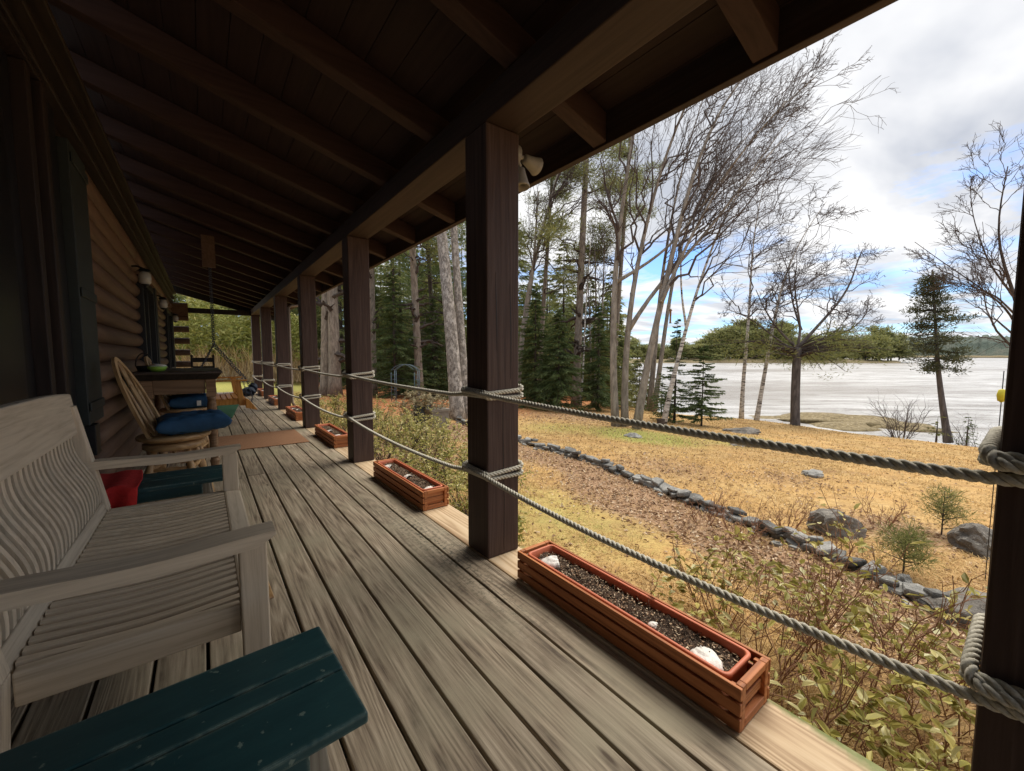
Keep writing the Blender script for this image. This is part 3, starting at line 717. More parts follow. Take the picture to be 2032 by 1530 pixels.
# hanging block that carries the swing's near chain
# wall lanterns
for i, (u, v, y) in enumerate([(285, 552, 6.35), (322, 603, 9.4), (347, 632, 12.6)]):
    c0 = on_x(u, v, -0.50); c0[1] = min(max(c0[1], y - 0.6), y + 1.5); z = c0[2]; yy = c0[1]
    g = WB(); g.lathe([(0.03, -0.07), (0.055, -0.05), (0.06, 0.0), (0.055, 0.05), (0.03, 0.075)], (-0.49, yy, z), 14)
    arm = WB(); arm.tube([(WX + 0.002, yy, z + 0.12), (-0.55, yy, z + 0.13), (-0.49, yy, z + 0.10), (-0.49, yy, z + 0.075)], 0.011, 8)
    arm.lathe([(0.0, 0.115), (0.045, 0.10), (0.062, 0.075), (0.03, 0.072)], (-0.49, yy, z), 14); arm.lathe([(0.03, -0.085), (0.045, -0.07), (0.0, -0.10)], (-0.49, yy, z), 12)
    t_ = empty('wall_lantern', (WX, yy, z), ['jar shaped glass lantern on the log wall nearest the camera', 'second glass lantern along the log wall, between the windows', 'small glass lantern farthest along the log wall'][i], 'lantern', 'glass lanterns on the log wall')
    g.build('lamp_glass', M['lglass'], t_, smooth=True); arm.build('bracket', M['black'], t_)

# twin floodlight at the head of the nearest post
fl = empty('floodlight', (1.36, 1.84, 1.95), 'twin head white floodlight on the outer side of the nearest whole post', 'floodlight')
pm = on_y(1040, 345, 1.84)
mb = WB(); zf = on_y(1065, 345, 1.84)[2]
mb.lathe([(0.0, 0), (0.055, 0.02), (0.055, 1.0), (0.0, 1.0)], (1.358, 1.80, zf + 0.03), 18, p1=(1.385, 1.80, zf + 0.03)); mb.build('base_plate', M['floodlight'], fl, smooth=False)
def head(c, d, name='lamp_head'):
    d = np.array(d, float); d /= np.linalg.norm(d); c = np.array(c, float)
    h = WB(); h.lathe([(0.018, 0.0), (0.026, 0.05), (0.030, 0.3), (0.042, 0.75), (0.050, 0.97), (0.046, 1.0), (0.040, 0.9), (0.0, 0.85)], c, 18, p1=c + d * 0.105)
    ho = h.build(name, M['floodlight'], fl, smooth=True)
    a = WB(); a.tube([(1.385, 1.80, zf + 0.03), c - d * 0.01], 0.011, 8); a.build('arm', M['floodlight'], ho, smooth=True)
head((1.44, 1.80, zf + 0.035), (0.9, 0.1, -0.12)); head((1.405, 1.79, zf - 0.03), (-0.02, -0.1, -1.0))
# ------------------------------------------------------------------ ropes along the porch
def rope_path(z, sag, turns=2, dz=0.030, drop=0.0):
    pts = []; r = 0.0135; xi = PX0 - r; xo = PX1 + r
    ys = [p_ for p_ in POSTY]
    def wrap(i, zc):
        y0 = ys[i] - r; y1 = ys[i] + PW + r; out = []
        zz = zc - dz * turns / 2
        per = [(xi, y1), (xi, y0 + 0.006), (xi + 0.006, y0), (xo - 0.006, y0), (xo, y0 + 0.006), (xo, y1 - 0.006), (xo - 0.006, y1), (xi + 0.006, y1)]
        k = 0; tot = turns * len(per)
        for t in range(turns):
            for j, (a, b) in enumerate(per):
                out.append((a - 0.0, b, zz + dz * (k / len(per)) + 0.012 * math.sin(j * 1.3 + i + t))); k += 1
        out.append((xi - 0.012, y1 - 0.01, zz + dz * turns * 0.5)); out.append((xi - 0.014, y0, zz + dz * turns * 0.4))
        return out
    # from the farthest post to the nearest
    order = list(range(len(ys) - 1, -1, -1))
    for q, i in enumerate(order):
        pts += wrap(i, z)
        if q < len(order) - 1:
            a = np.array(pts[-1]); b = np.array([xi - 0.002, ys[order[q + 1]] + PW + r, z - dz * turns / 2])
            for t in np.linspace(0.06, 0.94, 14): pts.append(tuple(a + (b - a) * t + np.array([0, 0, -sag * 4 * t * (1 - t)])))
    return np.array(pts)
def resample(P, step):
    d = np.r_[0, np.cumsum(np.linalg.norm(np.diff(P, axis=0), axis=1))]
    s = np.arange(0, d[-1], step)
    return np.stack([np.interp(s, d, P[:, k]) for k in range(3)], -1), s
def rope_mesh(mb, P, pitch=0.062, rs=0.0062, ro=0.0066, step=0.006, strands=3, sides=6):
    C, s = resample(P, step)
    ker = np.array([1, 2, 3, 2, 1]) / 9.0                              # round the corners a little
    Cs = C.copy()
    for k in range(3): Cs[2:-2, k] = np.convolve(C[:, k], ker, 'valid')
    C = Cs
    T = np.gradient(C, axis=0); T /= np.linalg.norm(T, axis=1, keepdims=True) + 1e-9
    # parallel transported frame
    A = np.zeros_like(C); a = np.cross(T[0], [0.3, 0.2, 1.0]); a /= np.linalg.norm(a)
    for i in range(len(C)):
        a = a - T[i] * np.dot(a, T[i]); a /= np.linalg.norm(a) + 1e-9; A[i] = a
    B = np.cross(T, A)
    for k in range(strands):
        ph = s / pitch * 2 * math.pi / 1.0 + k * 2 * math.pi / strands
        P2 = C + ro * (np.cos(ph)[:, None] * A + np.sin(ph)[:, None] * B)
        mb.tubes(P2[None], np.full((1, len(P2)), rs), sides)
for z, sag, lab in ((0.885, 0.012, 'upper thick twisted rope strung and wrapped from post to post, at rail height'), (0.462, 0.035, 'lower thick twisted rope strung and wrapped from post to post, just above the planters')):
    r_ = empty('rope', (1.14, 1.0, z), lab, 'rope', 'twisted ropes strung between the porch posts')
    mb = WB(); rope_mesh(mb, rope_path(z, sag)); mb.build('twisted_strands', M['rope'], r_, smooth=True)

def sprays_(mb, P, D, L_, W_, q):
    n_ = len(P); D = D / (np.linalg.norm(D, axis=1, keepdims=True) + 1e-9); s = np.cross(D, [0, 0, 1.0]); s /= np.linalg.norm(s, axis=1, keepdims=True) + 1e-9
    L_ = L_[:, None]; W_ = W_[:, None]; V = np.stack([P, P + D * L_ * .5 + s * W_, P + D * L_, P + D * L_ * .5 - s * W_], 1).reshape(-1, 3); mb.add(V, np.arange(n_ * 4).reshape(n_, 4))
# ------------------------------------------------------------------ planter boxes
def planter():
    r = empty('planter_box', (1.268, 0.988, 0), '', 'planter')
    Lh = 0.515; Wh = 0.101; t = 0.012; H = 0.138; z0 = 0.006
    mb = MB()
    for sx in (-1, 1):
        for k in range(3):
            a = z0 + k * 0.0468
            mb.box(sx * Wh - (t if sx > 0 else 0), sx * Wh + (t if sx < 0 else 0), -Lh, Lh, a, a + 0.0375)
    for sx in (-1, 1):
        for y in (-Lh + 0.03, 0, Lh - 0.03): mb.box(sx * (Wh - 0.022) - 0.009, sx * (Wh - 0.022) + 0.009, y - 0.01, y + 0.01, 0, H - 0.012)
    mb.build('side_slats', M['cedar'], r, bevel=0.0025)
    for sy in (-1, 1):
        e = MB(); xo = Wh - t - 0.001
        ya = sy * (Lh - 0.001); yb = sy * (Lh - 0.022)
        lo, hi = min(ya, yb), max(ya, yb)
        for (a, b, c_, d) in ((-xo, -xo + 0.022, 0.0, H), (xo - 0.022, xo, 0.0, H), (-xo + 0.0225, xo - 0.0225, H - 0.022, H), (-xo + 0.0225, xo - 0.0225, 0.004, 0.030)):
            e.box(a, b, lo, hi, c_, d)
        yc = sy * (Lh - 0.020); e.box(-xo + 0.0225, xo - 0.0225, min(yc, yc - sy * 0.006), max(yc, yc - sy * 0.006), 0.031, H - 0.0225)
        e.box(-xo + 0.0225, xo - 0.0225, min(yc, yc + sy * 0.008), max(yc, yc + sy * 0.008), 0.052, 0.084)
        e.build('end_panel', M['cedarx'], r, bevel=0.0025)
    # plastic tray with a rolled lip
    tr = MB(); n_ = 24
    def rr_(hx, hy, rad, z):
        out = []
        for q, (cx, cy) in enumerate(((hx - rad, hy - rad), (-hx + rad, hy - rad), (-hx + rad, -hy + rad), (hx - rad, -hy + rad))):
            for j in range(6):
                a = math.pi / 2 * q + math.pi / 2 * j / 5; out.append((cx + rad * math.cos(a), cy + rad * math.sin(a), z))
        return out
    hx, hy = 0.082, Lh - 0.045
    rings = [rr_(hx - 0.012, hy - 0.012, 0.02, 0.02), rr_(hx - 0.004, hy - 0.004, 0.022, H - 0.012), rr_(hx + 0.001, hy + 0.001, 0.024, H - 0.012), rr_(hx + 0.001, hy + 0.001, 0.024, H - 0.002), rr_(hx - 0.002, hy - 0.002, 0.023, H + 0.001),
             rr_(hx - 0.009, hy - 0.009, 0.018, H + 0.001), rr_(hx - 0.0115, hy - 0.0115, 0.017, H - 0.002), rr_(hx - 0.014, hy - 0.014, 0.016, H - 0.03), rr_(hx - 0.018, hy - 0.018, 0.016, 0.04)]
    G = np.array(rings); k = len(rings); idx = np.arange(k * n_).reshape(k, n_)
    Q = np.stack([idx[:-1], np.roll(idx[:-1], -1, 1), np.roll(idx[1:], -1, 1), idx[1:]], -1).reshape(-1, 4)
    tr.add(G.reshape(-1, 3), Q); tr.build('tray', M['tray'], r, smooth=True)
    s_ = MB(); nx, ny = 26, 150; X_, Y_ = np.meshgrid(np.linspace(-hx + 0.016, hx - 0.016, nx), np.linspace(-hy + 0.016, hy - 0.016, ny), indexing='ij')
    q = np.random.default_rng(4); Z_ = H - 0.030 + 0.009 * np.sin(X_ * 60 + 3 * np.sin(Y_ * 9)) * np.sin(Y_ * 23) + 0.004 * q.standard_normal(X_.shape)
    s_.grid(np.stack([X_, Y_, Z_], -1))
    B = 420; base = np.stack([q.uniform(-hx + .03, hx - .03, B), q.uniform(-hy + .03, hy - .03, B), np.full(B, H - 0.028)], -1)     # roots and stalks
    d = q.standard_normal((B, 3)); d[:, 2] = np.abs(d[:, 2]) * 0.25; d /= np.linalg.norm(d, axis=1, keepdims=True); ln = q.uniform(0.008, 0.045, B)
    P = base[:, None, :] + d[:, None, :] * (np.linspace(0, 1, 3)[None, :, None] * ln[:, None, None]); s_.tubes(P, np.full((B, 3), 0.0012), 4)
    s_.build('soil', M['soil'], r, smooth=True)
    ch_ = MB(); k_ = 420; cp = np.stack([q.uniform(-hx + .02, hx - .02, k_), q.uniform(-hy + .02, hy - .02, k_), np.full(k_, H - 0.022)], -1); sprays_(ch_, cp, q.standard_normal((k_, 3)) * [1, 1, .3], q.uniform(.006, .018, k_), q.uniform(.0015, .003, k_), q); o_ = ch_.build('bark_chips', M['litter'], r); o_['kind'] = 'stuff'
    return r
PY = [(0.474, 'nearest long cedar planter box, with one big and two smaller white shells on its soil', 1.268), (2.557, 'second cedar planter box, between the two nearest whole posts, with three shells on its soil', 1.262),
      (4.95, 'third cedar planter box, just beyond the second whole post, near the brown mat', 1.262), (7.394, 'fourth cedar planter box from the front, at the foot of the third and fourth posts', 1.262),
      (9.93, 'fifth cedar planter box from the front, small and half hidden by a post', 1.262), (12.32, 'farthest cedar planter box, beside the dark bundle at the last post', 1.262)]
pl0 = planter()
pls = []
for i, (y, lab, x) in enumerate(PY):
    o = pl0 if i == 0 else copy_tree(pl0)
    o.location = (x, y + 0.515, 0.0); o['label'] = lab; o['group'] = 'cedar planter boxes along the deck edge'; pls.append(o)

def shell(p_, rx, ry, rz, rot, lab, seed, grp='seashells lying in the planter boxes'):
    nu, nv = 22, 12; u = np.linspace(-1.0, 1.0, nu); v = np.linspace(0, 1, nv)
    G = np.zeros((nu, nv, 3))
    for i, a in enumerate(u):
        for j, b in enumerate(v):
            w = math.sin(b * math.pi / 2); ang = a * 1.9
            rad = b; sc_ = 1 + 0.05 * math.sin(ang * 12 + seed)
            x = rad * math.sin(ang) * sc_; y = rad * math.cos(ang) * sc_ + 0.35 * rad
            z = math.sqrt(max(0, 1 - min(1, (rad * 0.98) ** 2))) * (1 + 0.06 * math.sin(rad * 17 + seed)) * (0.9 + 0.1 * math.cos(ang))
            G[i, j] = (x, y - 0.25, z)
    G *= np.array([rx, ry, rz]); c, s_ = math.cos(rot), math.sin(rot)
    G2 = G.copy(); G2[..., 0] = c * G[..., 0] - s_ * G[..., 1]; G2[..., 1] = s_ * G[..., 0] + c * G[..., 1]
    mb = MB(); mb.grid(G2); o = mb.build('seashell', M['shell'], smooth=True, solid=0.003)
    o.location = p_; tag(o, lab, 'shell', grp); return o
SH = [((1.252, 1.34), .032, .050, .032, 1.2, 'lumpy white shell at the far end of the nearest planter'), ((1.245, 0.80), .014, .019, .012, 0.4, 'tiny broken white shell in the middle of the nearest planter'),
      ((1.236, 0.620), .036, .054, .024, 2.6, 'biggest flat white clam shell, at the near end of the nearest planter'), ((1.242, 3.40), .026, .040, .018, 0.9, 'long white shell at the far end of the second planter'),
      ((1.250, 3.01), .026, .034, .022, 0.3, 'tan and white shell in the middle of the second planter'), ((1.262, 2.66), .026, .040, .018, 2.1, 'white shell at the near end of the second planter'),
      ((1.232, 5.42), .030, .036, .024, 0.5, 'white shell in the middle of the third planter'), ((1.248, 5.08), .030, .045, .018, 1.1, 'pinkish white shell at the near end of the third planter'),
      ((1.236, 8.05), .030, .04, .022, 0.5, 'white shell seen left on the fourth planter'), ((1.285, 7.9), .030, .04, .022, 0.5, 'white shell seen right on the fourth planter'),
      ((1.25, 10.6), .03, .045, .024, 0.7, 'white shell toward the far end of the fifth planter'), ((1.262, 10.15), .035, .05, .024, 1.7, 'white shell at the near end of the fifth planter'), ((1.24, 12.6), .04, .06, .026, 0.7, 'white shell on the farthest planter')]
for i, ((x, y), a, b, c_, ro, lab) in enumerate(SH): shell((x, y, 0.110), a * 1.25, b * 1.25, c_ * 1.2, ro, lab, i * 1.3)

# ------------------------------------------------------------------ weathered teak bench
bn = empty('garden_bench', (-0.15, 1.78, 0), 'weathered teak garden bench with wavy slatted back and slatted seat', 'bench')
y0, y1 = 1.10, 2.45
for (yy, nm) in ((1.225, 'near'), (2.39, 'far')):
    mb = WB(); mb.box(0.050, 0.112, yy, yy + 0.055, 0.0, 0.598); mb.build('leg', M['teakz'], bn, bevel=0.004)
    # rear upright leaning back
    mb = WB(); mb.hexa([(-0.43, yy, 0.0), (-0.375, yy, 0.0), (-0.375, yy + 0.05, 0.0), (-0.43, yy + 0.05, 0.0)], [(-0.40, yy, 0.42), (-0.350, yy, 0.42), (-0.350, yy + 0.05, 0.42), (-0.40, yy + 0.05, 0.42)])
    mb.hexa([(-0.40, yy, 0.421), (-0.350, yy, 0.421), (-0.350, yy + 0.05, 0.421), (-0.40, yy + 0.05, 0.421)], [(-0.465, yy, 0.87), (-0.430, yy, 0.87), (-0.430, yy + 0.05, 0.87), (-0.465, yy + 0.05, 0.87)])
    mb.build('back_post', M['teakz'], bn, bevel=0.004)
def armrest(ya, yb, skew=0.0):
    mb = WB(); n_ = 14; xs_ = np.linspace(-0.43, 0.128, n_)
    zt = 0.634 - 0.012 * np.exp(-((xs_ + 0.12) / 0.16) ** 2)
    for i in range(n_ - 1):
        a, b = xs_[i], xs_[i + 1]; s0 = skew * (a - 0.12); s1 = skew * (b - 0.12)
        zb0 = 0.600 if i < n_ - 1 else 0.6; lo0 = zt[i] - 0.034; lo1 = zt[i + 1] - 0.034
        if i == n_ - 2: lo1 = zt[i + 1] - 0.012
        mb.hexa([(a, ya + s0, lo0), (b, ya + s1, lo1), (b, yb + s1, lo1), (a, yb + s0, lo0)], [(a, ya + s0, zt[i]), (b, ya + s1, zt[i + 1]), (b, yb + s1, zt[i + 1]), (a, yb + s0, zt[i])])
    # weld the slices so the armrest is one board
    V = np.concatenate(mb.V); o = mb.build('armrest', M['teakx'], bn)
    w = o.modifiers.new('weld', 'WELD'); w.merge_threshold = 0.0005
    return o
armrest(1.172, 1.248, 0.02); armrest(2.385, 2.452, 0.0)
mb = WB()
ns = 26; pitch = (2.385 - 1.300) / ns
xs_ = np.linspace(-0.352, 0.050, 9)
for k in range(ns):
    ya = 1.303 + pitch * k; yb = ya + 0.0225
    for i in range(8):
        a, b = xs_[i], xs_[i + 1]
        za = 0.420 - 0.012 * math.sin(math.pi * (a + 0.352) / 0.402) ** 1.2 if 0 < (a + 0.352) < 0.402 else 0.420
        zb = 0.420 - 0.012 * math.sin(math.pi * min(0.4019, b + 0.352) / 0.402) ** 1.2
        mb.hexa([(a, ya, za - 0.020), (b, ya, zb - 0.020), (b, yb, zb - 0.020), (a, yb, za - 0.020)], [(a, ya, za), (b, ya, zb), (b, yb, zb), (a, yb, za)])
o = mb.build('seat_slats', M['teakx'], bn); w = o.modifiers.new('weld', 'WELD'); w.merge_threshold = 0.0004
mb = WB(); mb.hexa([(0.0505, 1.281, 0.350), (0.112, 1.281, 0.350), (0.112, 2.389, 0.350), (0.0505, 2.389, 0.350)], [(0.0505, 1.281, 0.422), (0.118, 1.281, 0.414), (0.118, 2.389, 0.414), (0.0505, 2.389, 0.422)])
mb.build('front_rail', M['teak'], bn, bevel=0.008)
for ya in (1.268, 2.392):
    mb = WB(); mb.box(-0.3495, 0.0495, ya, ya + 0.030, 0.340, 0.416)
    mb.build('side_rail', M['teakx'], bn, bevel=0.004)
# back: bottom rail, S-curved slats, broad top rail
mb = WB(); mb.hexa([(-0.398, 1.276, 0.400), (-0.353, 1.276, 0.400), (-0.353, 2.389, 0.400), (-0.398, 2.389, 0.400)], [(-0.402, 1.276, 0.462), (-0.366, 1.276, 0.462), (-0.366, 2.389, 0.462), (-0.402, 2.389, 0.462)])
mb.build('back_bottom_rail', M['teak'], bn, bevel=0.003)
mb = WB(); nb = 25; pb = (2.385 - 1.285) / nb; tt = np.linspace(0, 1, 15)
for k in range(nb):
    ya = 1.290 + pb * k; yb = ya + 0.022
    X_ = -0.378 - 0.062 * tt + 0.014 * np.sin(tt * 2 * math.pi * 0.92) * (1 - 0.1 * tt) ; Z_ = 0.4625 + 0.292 * tt
    sk = 0.0
    for i in range(14):
        a, b = i, i + 1
        mb.hexa([(X_[a] - 0.008, ya, Z_[a]), (X_[a] + 0.008, ya, Z_[a]), (X_[a] + 0.008, yb, Z_[a]), (X_[a] - 0.008, yb, Z_[a])], [(X_[b] - 0.008, ya, Z_[b]), (X_[b] + 0.008, ya, Z_[b]), (X_[b] + 0.008, yb, Z_[b]), (X_[b] - 0.008, yb, Z_[b])])
o = mb.build('back_slats', M['teakz'], bn, smooth=False); w = o.modifiers.new('weld', 'WELD'); w.merge_threshold = 0.0004
mb = WB(); n_ = 24; ys_ = np.linspace(1.215, 2.452, n_); c0 = (1.215 + 2.452) / 2
for i in range(n_ - 1):
    a, b = ys_[i], ys_[i + 1]
    def top(y): return 0.935 - 0.022 * (abs(y - c0) / 0.674) ** 3.0
    mb.hexa([(-0.452, a, 0.755), (-0.424, a, 0.755), (-0.424, b, 0.755), (-0.452, b, 0.755)], [(-0.478, a, top(a)), (-0.447, a, top(a)), (-0.447, b, top(b)), (-0.478, b, top(b))])
o = mb.build('top_rail', M['teak'], bn); w = o.modifiers.new('weld', 'WELD'); w.merge_threshold = 0.0005
bv = o.modifiers.new('bevel', 'BEVEL'); bv.width = 0.006; bv.segments = 2; bv.limit_method = 'ANGLE'; bv.angle_limit = math.radians(40)

# ------------------------------------------------------------------ green side tables
def side_table():
    r = empty('side_table', (-0.14, 0.85, 0), '', 'side table')
    lx = -0.36; rx = 0.335
    mb = MB()
    for a, b in ((0.040, 0.150), (-0.018, 0.0365), (-0.155, -0.0215)):
        mb.box(lx, rx, a, b, 0.428, 0.450)
    mb.build('table_top', M['greenpaint'], r, bevel=0.005, seg=3)
    for sy in (-1, 1):
        mb = MB(); mb.box(lx + 0.07, rx - 0.09, sy * 0.115 - 0.01, sy * 0.115 + 0.01, 0.37, 0.4275); mb.build('apron', M['greenpaint'], r, bevel=0.003)
    for sx in (-1, 1):
        for sy in (-1, 1):
            mb = MB(); xx = (rx - 0.085) if sx > 0 else (lx + 0.075)
            mb.hexa([(xx - 0.022 + sx * 0.05, sy * 0.09 - 0.010, 0.0), (xx + 0.022 + sx * 0.05, sy * 0.09 - 0.010, 0.0), (xx + 0.022 + sx * 0.05, sy * 0.09 + 0.010, 0.0), (xx - 0.022 + sx * 0.05, sy * 0.09 + 0.010, 0.0)],
                    [(xx - 0.022, sy * 0.09 - 0.010, 0.4275), (xx + 0.022, sy * 0.09 - 0.010, 0.4275), (xx + 0.022, sy * 0.09 + 0.010, 0.4275), (xx - 0.022, sy * 0.09 + 0.010, 0.4275)])
            mb.build('leg', M['gray_wood'] if sx > 0 else M['greenpaint'], r, bevel=0.003)
    mb = MB(); mb.tube([(rx - 0.115, -0.145, 0.33), (rx - 0.115, 0.145, 0.33)], 0.016, 12); mb.build('rod', M['greenpaint'], r, smooth=True)
    return r
st = side_table(); st.rotation_euler = (0, 0, 0.055); st.location = (-0.1375, 0.83, 0)
st['label'] = 'dark green painted side table with worn board edges, in the front left corner'; st['group'] = 'green painted side tables by the bench'
s2 = copy_tree(st); s2.location = (-0.275, 2.715, 0.0); s2.rotation_euler = (0, 0, -0.02)
s2['label'] = 'dark green side table beyond the bench, with the red cloth on its end'
# red cloth draped over the far table's end
mb = MB(); nu, nv = 34, 46
G = np.zeros((nu, nv, 3))
for i in range(nu):
    for j in range(nv):
        a = i / (nu - 1); s = j / (nv - 1) * 0.72
        y = 0.17 - s if s < 0.36 else -0.19 - 0.012 * math.sin((s - 0.36) * 9)
        z = 0.462 if s < 0.36 else 0.462 - (s - 0.36)
        if 0.33 < s < 0.40: z = 0.462 - max(0, s - 0.36) * 0.9; 
        fold = 0.016 * math.sin(a * 11 + s * 3) * (0.25 + min(1, max(0, (s - 0.30) * 5)))
        G[i, j] = (-0.10 + 0.21 * a + 0.02 * math.sin(s * 6), y + (fold if s > 0.34 else 0), z + 0.012 + (0.9 * fold if s < 0.36 else 0))
mb.grid(G); o = mb.build('red_cloth', M['cloth_red'], smooth=True, solid=0.006, subsurf=1); o.location = (-0.395, 2.715, 0.0)
tag(o, 'bright red cloth draped over the end of the far green table', 'cloth')

# ------------------------------------------------------------------ tall table and what stands on it
tb = empty('bar_table', (-0.16, 5.2, 0), 'tall brown wooden table with dark thick top and turned legs', 'table')
TT = 0.93
mb = WB(); x0, x1, ya, yb = -0.50, 0.135, 4.66, 5.95
mb.box(x0, x1, ya, yb, TT - 0.022, TT); mb.build('table_top', M['tabletop'], tb, bevel=0.006)
mb = WB(); I = 0.0
mb.hexa([(x0 + 0.045, ya + 0.045, TT - 0.075), (x1 - 0.045, ya + 0.045, TT - 0.075), (x1 - 0.045, yb - 0.045, TT - 0.075), (x0 + 0.045, yb - 0.045, TT - 0.075)],
        [(x0 + 0.006, ya + 0.006, TT - 0.0225), (x1 - 0.006, ya + 0.006, TT - 0.0225), (x1 - 0.006, yb - 0.006, TT - 0.0225), (x0 + 0.006, yb - 0.006, TT - 0.0225)])
mb.build('top_moulding', M['darkwood'], tb)
mb = WB(); zz0, zz1 = TT - 0.205, TT - 0.076
mb.box(-0.365, 0.005, 4.745, 4.765, zz0, zz1); mb.box(-0.365, 0.005, 5.84, 5.86, zz0, zz1); mb.box(-0.40, -0.38, 4.79, 5.82, zz0, zz1); mb.box(0.04, 0.06, 4.79, 5.82, zz0, zz1)
mb.build('apron', M['oak'], tb, bevel=0.003)
for lx in (-0.405, 0.045):
    for ly in (4.765, 5.84):
        mb = WB(); mb.box(lx - 0.038, lx + 0.038, ly - 0.038 + 0.0, ly + 0.038, TT - 0.24, TT - 0.0765)
        mb.lathe([(0.030, 0.0), (0.034, 0.05), (0.040, 0.08), (0.030, 0.10), (0.036, 0.13), (0.040, 0.15), (0.030, 0.17), (0.034, 0.24), (0.040, 0.45), (0.038, 0.60), (0.030, 0.655), (0.036, 0.67), (0.03, 0.6895)], (lx, ly, 0), 16)
        mb.build('leg', M['oak'], tb, smooth=False, bevel=0.002)
bo = empty('bowl', (-0.335, 4.87, TT), 'lime green bowl holding a crumpled white cloth, on the tall table', 'bowl')
mb = WB(); mb.lathe([(0.0, 0.0), (0.035, 0.0), (0.06, 0.015), (0.072, 0.045), (0.069, 0.046), (0.056, 0.018), (0.0, 0.008)], (-0.335, 4.87, TT), 24); mb.build('bowl_body', M['lime'], bo, smooth=True)
nap = WB(); blob(nap, (-0.335, 4.87, TT + 0.045), (0.06, 0.06, 0.024), 9, 22, 12, 0.22); o = nap.build('paper_napkin', M['white'], None, smooth=True); o.location = (0, 0, 0); tag(o, 'crumpled white napkin heaped in the lime green bowl', 'napkin')
bs = empty('basket', (-0.43, 5.0, TT), 'dark basket with a tall arched handle beside the lime green bowl', 'basket')
mb = WB(); mb.lathe([(0.0, 0.0), (0.05, 0.0), (0.065, 0.05), (0.06, 0.05), (0.045, 0.006), (0, 0.006)], (-0.43, 5.0, TT), 18); mb.build('basket_body', M['black'], bs, smooth=True)
mb = WB(); mb.tube([(-0.43 + 0.060 * math.cos(a), 5.0 - 0.02, TT + 0.045 + 0.12 * math.sin(a)) for a in np.linspace(0, math.pi, 14)], 0.005, 8); mb.build('handle', M['black'], bs, smooth=True)

